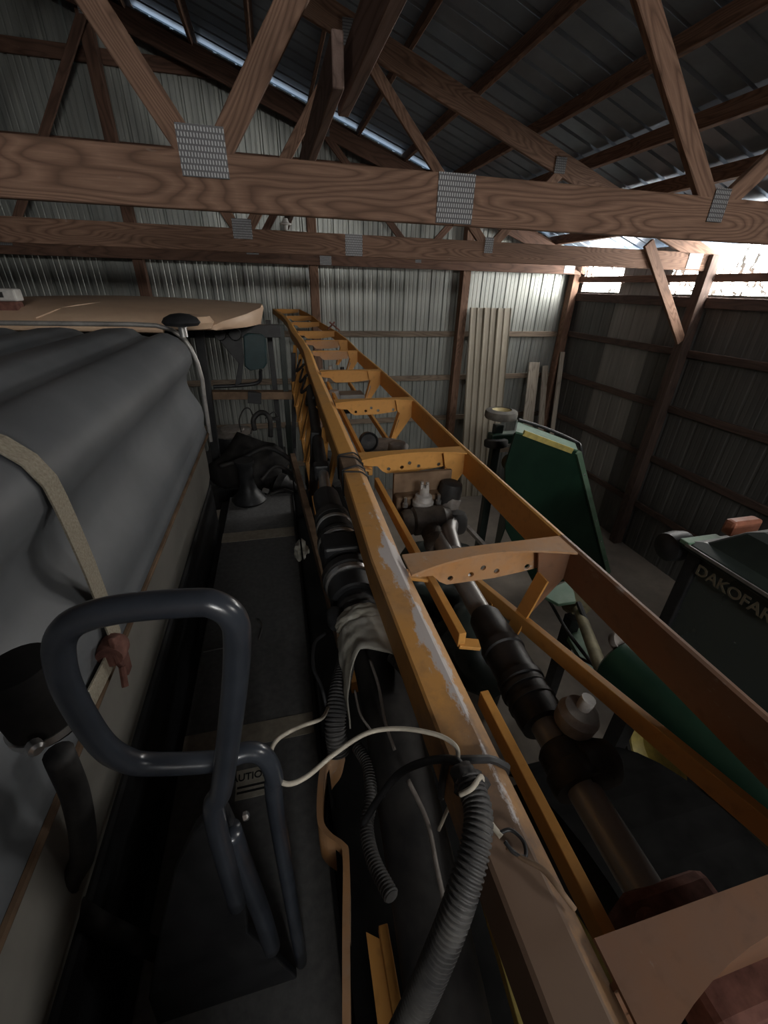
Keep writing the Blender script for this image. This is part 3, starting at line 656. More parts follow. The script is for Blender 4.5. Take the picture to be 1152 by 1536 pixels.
# machinery heaped in front of the cab, at the end of the walkway
q = B(); d0 = at(349, 650, Y=4.3); q.lathe(d0, d0 + Vector((0, 0, .2)), [(0, .05), (0, .19), (.02, .20), (.035, .18), (.04, .12), (.05, .11), (.055, .02)], 28); ac = thing('air_cleaner', (d0.x, d0.y, -1.76), 'black air cleaner drum with dusty round lid behind the tank', 'air cleaner'); q.obj('lid', 'darkcap', ac, smooth=True)
q = B(); q.lathe((d0.x, d0.y, -1.76), (d0.x, d0.y, 0), [(0, .16), (.0, .18), (.36, .18), (d0.z + 1.76, .16)], 20); q.obj('drum', 'black', ac, smooth=True)
q = B(); f0 = at(374, 745, Y=3.25); q.lathe(Vector((f0.x, f0.y, -1.6)), f0 + Vector((0, 0, 1)), [(0, .13), (.02, .14), (.05, .12), (.10, .075), (.16, .06), (.30, .055), (.34, .075), (.36, .075)], 24); q.obj('filler_funnel', 'black', smooth=True, label='black funnel standing on the far end of the walkway', cat='funnel')
def clump(name, c, r, mat, label, cat, sx=1, sy=1, sz=1, amp=.3, sd=0):
    q = B(); bmesh.ops.create_icosphere(q.bm, subdivisions=3, radius=1)
    for v in q.bm.verts:
        n_ = 1 + amp * noise.fractal(v.co * 1.6 + Vector((sd * 7.1, sd, 0)), 1.0, 2.0, 3)
        v.co = Vector((c[0] + v.co.x * r * sx * n_, c[1] + v.co.y * r * sy * n_, c[2] + v.co.z * r * sz * n_))
    return q.obj(name, mat, smooth='all', label=label, cat=cat)
clump('engine_tarp', (-.32, 3.75, -1.50), .30, 'sootblack', 'crumpled black sheet over the pump between cab and boom', 'tarp', 1, .8, .75, .5, 1)
clump('pump_housing', (-.02, 3.55, -1.62), .16, 'sootblack', 'dusty black pump housing beside the boom frame', 'pump', 1, 1.2, .8, .4, 4)
B().lathe((-.10, 3.42, -1.52), (.14, 3.32, -1.62), [(0, .05), (0, .085), (.06, .09), (.10, .06), (.2, .06), (.24, .05)], 18).obj('hydraulic_motor', 'blackrub', smooth=True, label='dark hydraulic motor at the end of the walkway', cat='motor')
hl = [([at(382, 645, Y=3.7), at(380, 630, Y=3.7), at(388, 620, Y=3.72), at(398, 620, Y=3.75), at(405, 630, Y=3.75), at(406, 655, Y=3.75)], .022, 'thick black hydraulic hose arched behind the tank'),
      ([at(362, 648, Y=3.9), at(359, 630, Y=3.9), at(366, 614, Y=3.9), at(375, 614, Y=3.9), at(381, 632, Y=3.9), at(376, 650, Y=3.8)], .006, 'thin wire loop standing behind the tank'),
      ([at(330, 700, Y=3.5), at(360, 690, Y=3.5), at(400, 672, Y=3.5), at(436, 690, Y=3.4), at(445, 712, Y=3.2)], .02, 'black hose trailing from pump to boom'),
      ([at(398, 628, Y=3.9), at(410, 618, Y=3.9), at(415, 624, Y=3.9), at(408, 630, Y=3.9)], .005, 'small curled wire by the dark pillar'),
      ([at(392, 720, Y=3.3), at(412, 700, Y=3.35), at(430, 705, Y=3.3), at(447, 725, Y=3.1)], .016, 'black hose over the pump housing'),
      ([at(405, 742, Y=3.1), at(425, 735, Y=3.1), at(442, 740, Y=3.0), at(448, 735, Y=2.95)], .014, 'dark hose end lying by the boom side rail')]
for pts, r_, lab in hl: B().tube(spline(pts, 8), r_, 10).obj('hydraulic_hose', 'blackrub', smooth='all', label=lab, cat='hose', group='hoses behind the tank')
bar('ladder_step', at(404, 628, Y=4.0), at(418, 628, Y=4.0), .03, .03, 'black', cb, up=(0, 0, 1))
B().tube([at(395, 735, Y=3.1), at(402, 737, Y=3.08)], .02, 8).obj('hose_fitting', 'silver', smooth=True, label='bright hose fitting by the black funnel', cat='fitting')
B().lathe(at(383, 756, Z=-1.595), at(383, 756, Z=-1.595) + Vector((0, 0, .1)), [(0, .03), (.02, .03), (.025, .02), (.04, .015)], 10).obj('deck_bolt', 'silver', smooth=True, label='bright bolt on the far end of the walkway', cat='bolt')

# ------------------------------------------------------------------ the boom
ST = [(.325, -.75, -.725, .53), (.325, .13, -.725, .53), (.318, 1.01, -.725, .55), (.350, 1.935, -.735, .55), (.352, 2.89, -.697, .55), (.361, 3.92, -.678, .55), (.366, 4.75, -.620, .487),
      (.340, 5.30, -.575, .493), (.284, 5.85, -.525, .478), (.244, 6.35, -.458, .373), (.186, 6.75, -.405, .362), (.059, 7.12, -.335, .329)]
bo = thing('spray_boom', (.6, 3.0, -1.3), 'long orange steel spray boom frame folded along the machine', 'boom')
def lerp_st(y_):
    for a_, b_ in zip(ST, ST[1:]):
        if a_[1] <= y_ <= b_[1]:
            t_ = (y_ - a_[1]) / (b_[1] - a_[1]); return tuple(p_ + (r_ - p_) * t_ for p_, r_ in zip(a_, b_))
    return ST[-1]
q = B(); secs = []
def left_sec(s_):
    xl, y_, z_, W_ = s_; k = W_ / .55
    return [Vector((xl + dx * k, y_, z_ + dz * k)) for dx, dz in ((-.100, -.004), (-.094, 0), (-.030, 0), (-.024, -.003), (.002, -.024), (.002, -.11), (-.100, -.11))]
ri = 4
def fine_sec(s_):
    xl, y_, z_, W_ = s_; k = W_ / .55; out = []
    for dx, dz in ((-.100, -.11), (-.100, -.06), (-.100, -.004), (-.094, 0), (-.08, 0), (-.066, 0), (-.054, 0), (-.044, 0), (-.036, 0), (-.030, 0), (-.024, -.003), (-.015, -.010), (-.006, -.017), (.002, -.024), (.002, -.05), (.002, -.11)):
        out.append(Vector((xl + dx * k, y_, z_ + dz * k)))
    return out
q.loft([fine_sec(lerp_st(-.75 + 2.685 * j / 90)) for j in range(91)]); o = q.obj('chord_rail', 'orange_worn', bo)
def wear_at(p):                                # paint rubbed off along the folded edge and where the cross member is welded on
    s_ = lerp_st(min(1.93, p.y)); d = abs(p.x - (s_[0] - .03)); e = max(0, 1 - d / .030)
    w_ = .52 * e * (1 if .2 < p.y < 1.6 else .35)
    w_ += 1.0 * max(0, 1 - math.hypot((p.x - s_[0] + .02) / .10, (p.y - 1.0) / .17))
    w_ += .55 * max(0, 1 - math.hypot((p.x - s_[0] + .045) / .06, (p.y - .66) / .26))
    return w_
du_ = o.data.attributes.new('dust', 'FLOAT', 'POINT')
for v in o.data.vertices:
    p_ = v.co + WORLD[o.name] - OFF; du_.data[v.index].value = max(0, min(1, (.62 - p_.y) / .38)) * (1 if p_.x < .30 else .55)  # near end browned by dust, with the shadow on its left part added
at_ = o.data.attributes.new('wear', 'FLOAT', 'POINT')
for v in o.data.vertices: at_.data[v.index].value = wear_at(v.co + WORLD[o.name] - OFF)
q = B(); q.loft([left_sec(lerp_st(y_)) for y_ in (1.935, 2.89, 3.92)] + [left_sec(s_) for s_ in ST[6:]]); q.obj('chord_rail', 'orange', bo)
def right_sec(s_):
    xl, y_, z_, W_ = s_; k = W_ / .55; x_ = xl + W_
    return [Vector((x_ + dx * k, y_, z_ + dz * k)) for dx, dz in ((0, 0), (.010, .003), (.022, 0), (.022, -.008), (.012, -.010), (.012, -.130), (.002, -.130))]
q = B(); q.loft([right_sec(s_) for s_ in ST[:3]]); q.obj('chord_rail', 'orange_rust', bo)
q = B(); q.loft([right_sec(s_) for s_ in ST[2:]]); q.obj('chord_rail', 'orange', bo)
def circ(cx, y_, cz, r_, n=10): return [Vector((cx + r_ * math.cos(2 * math.pi * k / n), y_, cz + r_ * math.sin(2 * math.pi * k / n))) for k in range(n)]
for i, (xl, y_, z_, W_) in enumerate(ST[1:], 1):
    k = W_ / .55; xr = xl + W_; mt = 'orange_rust' if i == 1 else 'orange_dust' if i in (2, 6, 7) else 'orange'
    fl = 'orange_rust' if i == 1 else 'orange_dust' if i == 2 else 'orange'
    n = 14; q = B()
    far = [Vector((xl + W_ * j / n, y_, z_)) for j in range(n + 1)]
    dep = .05 if i < 6 else .035
    near = [Vector((xl + W_ * j / n, y_ - dep * k - .055 * k * (2 * j / n - 1) ** 2 * (1 if i < 6 else .6), z_)) for j in range(n + 1)]
    q.loft([[a_, b_, b_ - Vector((0, 0, .007)), a_ - Vector((0, 0, .007))] for a_, b_ in zip(far, near)]); cm_ = q.obj('cross_member', fl, bo)
    yw = y_ - dep * k * .9
    hd = .36 if i == 1 else .105
    prf = [(.01, -.006), (.01, -.05), (.05, -.06), (.09, -.062), (.115, -.09), (.14, -hd), (.30, -hd), (.40, -hd + .01), (.47, -hd + .02), (.54, -.075), (.54, -.006)] if i != 1 else [(.0, -.006), (.0, -.36), (.53, -.36), (.53, -.006)]
    outl = [Vector((xl + px_ * k, yw, z_ + pz_ * k)) for px_, pz_ in prf]
    holes = [circ(xl + hx * k, yw, z_ + hz * k, .010 * k) for hx, hz in ((.15, -.082), (.22, -.078), (.26, -.058), (.31, -.078), (.42, -.076))] if 2 <= i <= 4 else []
    q = B(); q.prism(outl, (0, .007, 0), holes); q.obj('web_plate', mt, cm_)
    if i >= 2 and i <= 7:
        q = B(); q.prism([Vector((xr - .12 * k, yw - .02, z_ - .006)), Vector((xr, yw - .02, z_ - .006)), Vector((xr, yw - .02, z_ - .125 * k)), Vector((xr - .125 * k, yw - .02, z_ - .31 * k)), Vector((xr - .15 * k, yw - .02, z_ - .31 * k)), Vector((xr - .09 * k, yw - .02, z_ - .15 * k))], (0, -.007, 0)); q.obj('gusset', 'orange_rust' if i == 2 else 'orange', cm_)
        q = B(); q.obox((xr - .10 * k, yw - .05, z_ - .085 * k), (xr - .165 * k, yw - .05, z_ - .30 * k), .007, .055, up=(0, 1, 0)); q.obj('tie_bar', 'orange', cm_)
for i in range(1, 7):
    xl, y_, z_, W_ = ST[i + 1] if i > 1 else ST[2]
# lower bars of the frame
def bars(name, a, b, w_, h, mat): B().obox(a, b, w_, h).obj(name, mat, bo, bevel=.002)
na = at(716, 877, X=.69); nb = at(1152, 1242, X=.80); nd = (nb - na); bars('brace_bar', na, nb + nd * .25, .022, .055, 'orange')
n2 = at(664, 742, X=.72)
bars('brace_bar', Vector((.735, 2.75, -1.03)), Vector((.735, 1.90, -1.04)), .022, .05, 'orange'); bars('brace_bar', Vector((.73, 1.87, -1.04)), Vector((.70, 1.05, -1.05)), .02, .045, 'orange')
bars('brace_bar', Vector((.735, 4.6, -.93)), Vector((.735, 2.82, -1.0)), .02, .045, 'orange')
bars('stringer', Vector((.425, .05, -.91)), Vector((.425, .61, -.905)), .022, .05, 'orange'); bars('stringer', Vector((.43, .765, -.865)), Vector((.43, 1.86, -.87)), .022, .05, 'orange')
bars('stringer', Vector((.43, 2.0, -.87)), Vector((.43, 3.9, -.80)), .022, .05, 'orange')
bars('rail_foot', Vector((.425, .775, -.885)), Vector((.485, .762, -.893)), .035, .012, 'orange')
bars('rail_foot', Vector((.43, 1.05, -.86)), Vector((.33, 1.05, -.83)), .05, .012, 'orange'); bars('rail_foot', Vector((.43, 2.0, -.86)), Vector((.36, 2.0, -.84)), .05, .012, 'orange')
# side lattice hanging below the left rail
for ya, yb in ((2.1, 5.6),): bars('lattice_chord', Vector((.155, ya, -1.32)), Vector((.155, yb, -1.12)), .03, .05, 'orange')
yy = 2.2
while yy < 5.4:
    s_ = lerp_st(yy); zb = -1.32 + (yy - 2.1) * .2 / 3.5
    bars('lattice_post', Vector((.15, yy, zb)), Vector((s_[0] - .08, yy, s_[2] - .1)), .09, .02, 'orange')
    s2 = lerp_st(yy + .45); bars('lattice_diagonal', Vector((.15, yy, zb)), Vector((s2[0] - .09, yy + .40, s2[2] - .1)), .045, .015, 'orange')
    yy += .48
bars('guard_rail', Vector((.045, 3.0, -1.15)), Vector((.135, 1.12, -1.16)), .035, .075, 'brown_steel')
bars('guard_rail', Vector((.10, 2.3, -1.24)), Vector((.165, 1.0, -1.28)), .03, .06, 'orange')
pth = [at(*p_, Z=-1.2) for p_ in ((512, 1095), (505, 1120), (490, 1140), (482, 1165), (480, 1225), (490, 1248), (512, 1265), (519, 1285), (519, 1400), (520, 1560))]
q = B(); q.loft([[p_ + Vector((-.008, 0, 0)), p_ + Vector((.008, 0, 0)), p_ + Vector((.008, 0, -.16)), p_ + Vector((-.008, 0, -.16))] for p_ in spline(pth, 4)]); q.obj('notched_plate', 'orange_dust', bo)
q = B(); q.prism([Vector((.065, .0, -1.30)), Vector((.14, .0, -1.30)), Vector((.12, .33, -1.30)), Vector((.075, .36, -1.30))], (0, 0, .01)); q.obj('floor_plate', 'orange', bo)
bars('trough_rail', Vector((.30, .0, -1.12)), Vector((.345, .62, -1.10)), .03, .03, 'yellow')
bars('trough_rail', Vector((.105, .0, -1.22)), Vector((.108, .34, -1.22)), .02, .03, 'orange')
B().box(.035, .40, -.3, 3.0, -1.44, -1.42).obj('trough_pan', 'matblack', bo)  # black sheet added where the gap under the boom lies in shade
B().box(.028, .036, -.3, 3.0, -1.95, -1.24).obj('trough_wall', 'matblack', bo)
# boom cradle arms down to the chassis
for yy in (2.6, 5.2):
    bars('cradle_arm', Vector((.10, yy, -1.9)), Vector((.19, yy, lerp_st(yy)[2] - .12)), .05, .05, 'black')
bars('cradle_arm', Vector((.10, -.6, -1.9)), Vector((.26, -.6, -.83)), .06, .06, 'black')
# cords tied round the rail
def rail_loop(y_, r_, mat, skew=0, name='cord_tie', lab=None):
    s_ = lerp_st(y_); k = s_[3] / .55; pts = []
    for dx, dz in ((-.104, -.114), (-.106, -.05), (-.105, .0), (-.095, .005), (-.03, .005), (-.018, .0), (.006, -.020), (.008, -.06), (.006, -.114), (-.05, -.118), (-.104, -.114)):
        pts.append(Vector((s_[0] + dx * k, y_ + skew * (dx + .05) / .1, s_[2] + dz * k)))
    B().tube(pts, r_, 7).obj(name, mat, smooth=True, label=lab, cat='tie')
rail_loop(1.92, .004, 'black', .03, lab='dark cord tied round the boom rail nearest the second cross member'); rail_loop(1.86, .005, 'black', -.05, lab='dark cord slanting round the taped boom rail'); rail_loop(1.74, .005, 'black', .05, lab='dark cord closing the taped stretch of boom rail'); rail_loop(1.68, .004, 'black', -.02, lab='single dark cord beyond the taped stretch of boom rail')
q = B(); q.loft([[v + Vector((0, 0, .003)) if j in (1, 2, 3) else v for j, v in enumerate(left_sec(tuple([lerp_st(y_)[0], y_, lerp_st(y_)[2] + .002, .565])))] for y_ in (1.73, 1.90)]); q.obj('rail_wrap', 'brown_steel', bo)
rail_loop(.372, .007, 'black', -.02, name='rubber_strap', lab='black rubber strap round the boom rail by the conduit')

# ------------------------------------------------------------------ pipe run inside the boom
pr_ = thing('spray_pipe', (.6, .7, -1.1), 'grey steel spray pipe with black sleeve running inside the boom', 'pipe')
B().tube([(.585, .10, -1.0), (.590, .50, -1.0), (.612, .95, -1.0), (.64, 1.55, -1.0)], .038, 20).obj('pipe', 'pipe', pr_, smooth=True)
q = B(); q.lathe((.592, .56, -1.0), (.617, .98, -1.0), [(0, .04), (.0, .060), (.03, .064), (.12, .064), (.125, .068), (.145, .068), (.15, .062), (.24, .062), (.245, .067), (.27, .067), (.275, .060), (.40, .055), (.42, .045)], 28); q.obj('rubber_sleeve', 'black', pr_, smooth=True)
for yy in (.62, .66): B().lathe((.595, yy, -1.0), (.597, yy + .05, -1.0), [(0, .064), (0, .067), (.012, .067), (.012, .064)], 28).obj('sleeve_ring', 'blackrub', pr_, smooth=True)
q = B(); q.lathe((.588, .40, -1.0), (.592, .52, -1.0), [(0, .042), (0, .062), (.012, .066), (.04, .066), (.05, .058), (.09, .058), (.10, .05)], 24); q.obj('valve_body', 'blackrub', pr_, smooth=True)
q = B(); q.lathe((.60, .44, -.98), (.69, .435, -.99), [(0, .05), (.05, .055), (.08, .05), (.10, .03)], 20); q.obj('valve_port', 'blackrub', pr_, smooth=True)
vc = Vector((.630, .52, -.965))
cp = B().lathe(vc, vc + Vector((.03, -.01, .2)), [(0, .03), (.02, .048), (.055, .050), (.060, .044), (.075, .040), (.080, .02)], 24).obj('valve_cap', 'darkcap', pr_, smooth=True)
B().lathe(vc + Vector((.012, -.003, .078)), vc + Vector((.045, -.013, .25)), [(0, .016), (.022, .018), (.034, .017), (.034, .008)], 12).obj('cap_knob', 'clear', cp, smooth=True)
bk = thing('pipe_bracket', (.62, .15, -1.15), 'dark dusty cast bracket holding the near end of the spray pipe', 'bracket')
B().box(.51, .70, .115, .215, -1.08, -.955).obj('block', 'rust', bk, bevel=.02); B().box(.56, .80, .03, .125, -1.08, -.965).obj('block', 'rust', bk, bevel=.02)
B().lathe((.535, .16, -.957), (.535, .155, -.9), [(0, .026), (.006, .026), (.010, .018), (.016, .016)], 16).obj('bolt_head', 'rust', bk, smooth=True)
bar('hanger', (.66, .10, -1.02), (.83, .10, -.86), .03, .02, 'rust', bk)
# tee valve below the second cross member
tv = thing('tee_valve', (.64, 1.68, -1.1), 'brown tee valve with white cap below the boom cross member', 'valve')
B().lathe((.50, 1.62, -.98), (.76, 1.62, -.98), [(0, .05), (.02, .062), (.045, .062), (.05, .055), (.06, .068), (.20, .068), (.215, .055), (.24, .05)], 24).obj('body', 'brass', tv, smooth=True)
B().lathe((.63, 1.60, -1.0), (.625, 1.40, -1.03), [(0, .05), (.10, .05), (.11, .058), (.15, .058), (.17, .045)], 20).obj('outlet', 'brass', tv, smooth=True)
B().box(.50, .78, 1.72, 1.79, -1.00, -.90).obj('mount_plate', 'brown_steel', tv, bevel=.01)
B().box(.50, .80, 1.78, 1.80, -1.02, -.80).obj('backing_plate', 'brown_steel', tv)
cp = B().lathe((.62, 1.68, -.93), (.625, 1.68, -.8), [(0, .05), (.025, .052), (.03, .045), (.055, .040), (.06, .025), (.10, .022), (.105, .01)], 20).obj('cap', 'clear', tv, smooth=True)
for dx in (-.085, .085): B().lathe((.62 + dx, 1.69, -.935), (.62 + dx, 1.69, -.8), [(0, .014), (.02, .014), (.022, .008), (.05, .008)], 8).obj('stud', 'silver', tv, smooth=True)
for k in range(4):
    an = k * math.pi / 2 + .4; B().box(.6225 + .018 * math.cos(an) - .006, .6225 + .018 * math.cos(an) + .006, 1.68 + .018 * math.sin(an) - .006, 1.68 + .018 * math.sin(an) + .006, -.835, -.812).obj('cap_lug', 'clear', cp)
am = thing('valve_actuator', (.80, 1.70, -1.15), 'black two-part valve actuator beside the brown tee valve', 'actuator')
B().lathe((.775, 1.74, -.96), (.79, 1.74, -.84), [(0, .05), (.02, .058), (.08, .058), (.11, .052), (.12, .03)], 20).obj('motor', 'blackrub', am, smooth=True)
B().lathe((.775, 1.62, -1.06), (.78, 1.64, -.95), [(0, .05), (.02, .06), (.07, .06), (.10, .045)], 20).obj('gearbox', 'blackrub', am, smooth=True)
B().lathe((.76, 1.70, -1.02), (.79, 1.72, -.93), [(0, .045), (.1, .045)], 16).obj('coupling', 'darkcap', am, smooth=True)
B().tube([(.66, 1.36, -1.0), (.69, 1.50, -.99), (.74, 1.60, -1.0)], .04, 14).obj('elbow', 'pipe', am, smooth=True)
# smaller fittings between the farther cross members
dk = thing('drain_disc', (.62, 2.7, -1.05), 'flat dusty disc with black round lamp between far cross members', 'fitting')
B().lathe((.66, 2.62, -.97), (.66, 2.62, -.9), [(0, .10), (0, .16), (.012, .165), (.02, .15), (.025, .06)], 24).obj('disc', 'darkcap', dk, smooth=True)
B().lathe((.53, 2.60, -.90), (.53, 2.50, -.89), [(0, .03), (.02, .058), (.07, .065), (.08, .058), (.065, .05), (.06, .0)], 20).obj('lamp_bowl', 'black', dk, smooth=True)
B().lathe((.70, 2.45, -1.02), (.70, 2.45, -.8), [(0, .07), (.06, .075), (.10, .06), (.14, .055), (.15, .03)], 18).obj('cap_nut', 'darkcap', dk, smooth=True)
gb = thing('control_box', (.62, 3.7, -1.0), 'grey control box with dark foot under the fourth cross member', 'box')
B().box(.50, .72, 3.62, 3.80, -.96, -.84).obj('housing', 'galv_pale', gb, bevel=.008); B().box(.50, .72, 3.61, 3.81, -1.0, -.96).obj('foot', 'black', gb)
B().lathe((.44, 3.55, -.95), (.44, 3.55, -.7), [(0, .05), (.12, .055), (.14, .045), (.17, .04)], 16).obj('cap', 'darkcap', gb, smooth=True)
for j, (xx, yy, zz) in enumerate(((.44, 4.45, -.82), (.53, 4.5, -.80), (.66, 4.55, -.82))):
    B().lathe((xx, yy, zz - .06), (xx, yy, zz + .1), [(0, .045), (.06, .05), (.075, .04), (.09, .022), (.12, .02)], 14).obj('nozzle_cap', 'clear' if j < 2 else 'black', smooth=True, label=('pale round nozzle cap nearest the boom left rail', 'pale nozzle cap in the middle of three', 'black nozzle cap beside two pale ones')[j], cat='nozzle', group='nozzle caps inside the boom')
t = thing('rail_bracket', (.80, 5.95, -.56), 'small dark bracket sticking out of the far boom rail', 'bracket')
bar('arm', at(494, 483, Y=5.9), at(510, 496, Y=5.9), .02, .02, 'rust', t); bar('arm', at(492, 494, Y=5.9), at(502, 483, Y=5.92), .02, .02, 'rust', t)

# ------------------------------------------------------------------ black coupled pipe left of the rail
cpz = -.955
bp_ = thing('coupled_pipe', (.19, 1.4, -1.1), 'thick black pipe with bright clamped couplings left of the boom rail', 'pipe')
A0, A1 = Vector((.185, .95, cpz)), Vector((.175, 2.05, cpz))
def along(y_): t_ = (y_ - A0.y) / (A1.y - A0.y); return A0 + (A1 - A0) * t_
def ringp(name, y0, y1, r_, mat, n=32, ch_=.006): return B().lathe(along(y0), along(y1), [(0, r_ * .6), (0, r_ - ch_), (ch_, r_), (y1 - y0 - ch_, r_), (y1 - y0, r_ - ch_), (y1 - y0, r_ * .6)], n).obj(name, mat, bp_, smooth=True)
B().tube([along(.90), along(1.9)], .066, 28).obj('pipe', 'black', bp_, smooth=True)
ringp('collar', 1.02, 1.05, .072, 'blackrub'); ringp('coupling', 1.08, 1.22, .085, 'black')
ringp('flange', 1.20, 1.245, .098, 'blackrub'); ringp('clamp', 1.17, 1.20, .093, 'silver', ch_=.004)
ringp('coupling', 1.27, 1.46, .088, 'black'); ringp('clamp', 1.425, 1.45, .092, 'silver', ch_=.004); ringp('flange', 1.455, 1.485, .090, 'blackrub')
ringp('coupling', 1.50, 1.66, .080, 'black'); ringp('clamp', 1.565, 1.59, .084, 'silver', ch_=.004); ringp('flange', 1.62, 1.68, .082, 'blackrub')
ringp('end_cap', 1.69, 1.84, .066, 'black')
q = B(); q.box(.10, .25, 1.28, 1.40, -.905, -.855); q.obj('valve_block', 'black', bp_, bevel=.012)
q = B(); q.lathe(along(1.12) + Vector((.07, 0, .05)), along(1.12) + Vector((.12, 0, .10)), [(0, .012), (.02, .012), (.022, .007), (.05, .007)], 8); q.obj('clamp_bolt', 'silver', bp_, smooth=True)
q = B(); q.tube([along(1.0) + Vector((.085, 0, .04)), along(1.10) + Vector((.085, 0, .055)), along(1.3) + Vector((.088, 0, .04))], .012, 10); q.obj('stay_tube', 'pipe', bp_, smooth=True)
cy = thing('hydraulic_cylinder', (.2, 2.5, -1.0), 'black hydraulic cylinder with bright rod along the boom left side', 'cylinder')
B().tube([(.175, 1.86, -.94), (.19, 2.15, -.92)], .030, 16).obj('rod', 'silver', cy, smooth=True)
B().box(.14, .225, 2.12, 2.20, -.96, -.87).obj('gland', 'black', cy, bevel=.012)
B().tube([(.187, 2.18, -.915), (.235, 3.3, -.80), (.25, 3.6, -.78)], .036, 18).obj('barrel', 'black', cy, smooth=True)
for yy, dx, hl_ in ((3.2, -.03, 'thin black hose sagging beside the hydraulic cylinder barrel'), (3.6, -.05, 'thin black hose sagging just past the cylinder end'), (4.0, -.04, 'thin black hose sagging between the two others along the rail'), (4.4, -.05, 'thin black hose sagging nearest the gable end of the boom')):
    s_ = lerp_st(yy); B().tube(spline([Vector((s_[0] - .11, yy, s_[2] - .06)), Vector((s_[0] - .13 + dx, yy + .15, s_[2] - .15)), Vector((s_[0] - .12, yy + .42, s_[2] - .08))]), .012, 8).obj('boom_hose', 'blackrub', smooth='all', label=hl_, cat='hose', group='hoses sagging along the boom rail')

# ------------------------------------------------------------------ rags, hoses and cables in the near trough
def rag(name, label, y0, y1, a0, a1, rad, hem, mat='cloth', nu=36, nv=16, sd=0):
    q = B(); g = []
    for j in range(nv + 1):
        row = []
        for i in range(nu + 1):
            u = i / nu; v = j / nv; an = math.radians(a0 + (a1 - a0) * u)
            yn = y1 + hem(u); y_ = y0 + (yn - y0) * v
            r_ = rad(v) + .006 * noise.noise(Vector((u * 5 + sd, v * 4, sd))) + .004 * noise.noise(Vector((u * 13, v * 11, sd)))
            ax_ = along(y_)
            row.append(q.bm.verts.new((ax_.x + r_ * math.cos(an), y_, ax_.z + r_ * math.sin(an))))
        g.append(row)
    for j in range(nv):
        for i in range(nu): q.bm.faces.new((g[j][i], g[j][i + 1], g[j + 1][i + 1], g[j + 1][i]))
    o = q.obj(name, mat, smooth='all', label=label, cat='rag')
    so = o.modifiers.new('thick', 'SOLIDIFY'); so.thickness = .003
    return o
rag('cloth_rag', 'pale cloth rag wrapped tight round the black pipe', .985, .93, 165, 25, lambda v: .078 + .012 * math.sin(v * 3), lambda u: -.02 * math.sin(u * 3.1), sd=2)
rag('cloth_rag', 'soiled grey cloth rag with hanging corner over the hoses', .92, .76, 178, 15, lambda v: .088 + .012 * v, lambda u: -.13 * max(0, 1 - u * 2.6) + .03 * math.sin(u * 6) + .03 * u, sd=5)
k_ = at(503, 925, Z=-.93); B().lathe(k_ + Vector((0, .03, 0)), k_ + Vector((0, -.06, -.01)), [(0, .02), (.01, .028), (.05, .028), (.07, .02)], 14).obj('hose_plug', 'black', smooth=True, label='black plug showing beside the soiled rag', cat='plug')
B().tube(spline([(.20, .95, -.96), (.205, .78, -.98), (.20, .55, -1.03), (.19, .30, -1.08), (.17, .0, -1.14), (.16, -.3, -1.2)], 8), .072, 24).obj('delivery_hose', 'blackrub', smooth='all', label='fat black delivery hose emerging below the soiled rag', cat='hose')
corrugated(B(), [at(520, 990, Z=-.97), at(508, 1040, Z=-.97), at(503, 1090, Z=-1.0), at(508, 1130, Z=-1.06)], .024, .0085, .004).obj('corrugated_conduit', 'hose', smooth=True, label='thick corrugated conduit hanging under the rag corner', cat='conduit')
corrugated(B(), [at(536, 1120, Z=-1.03), at(552, 1150, Z=-1.02), at(556, 1200, Z=-1.01), at(550, 1240, Z=-1.01), at(560, 1290, Z=-1.0), at(588, 1346, Z=-.98)], .0125, .007, .0025).obj('corrugated_conduit', 'hose', smooth=True, label='slim corrugated conduit with a cut open end', cat='conduit')
corrugated(B(), [at(588, 985, Z=-.90), at(605, 1003, Z=-.89), at(622, 1028, Z=-.88)], .014, .007, .0025).obj('corrugated_conduit', 'hose', smooth=True, label='short corrugated conduit between rag and boom rail', cat='conduit')
corrugated(B(), [at(702, 1170, Z=-.70), at(717, 1215, Z=-.698), at(713, 1270, Z=-.705), at(692, 1345, Z=-.735), at(660, 1430, Z=-.80), at(620, 1520, Z=-.90), at(560, 1640, Z=-1.02)], .0195, .0075, .003).obj('corrugated_conduit', 'hose', smooth=True, label='long thick corrugated conduit hanging off the boom rail', cat='conduit')
clump('tape_wrap', tuple(at(703, 1172, Z=-.705)), .024, 'blackrub', 'dusty tape wrap binding conduit to the boom rail', 'tape', 1, 1.1, .8, .5, 3)
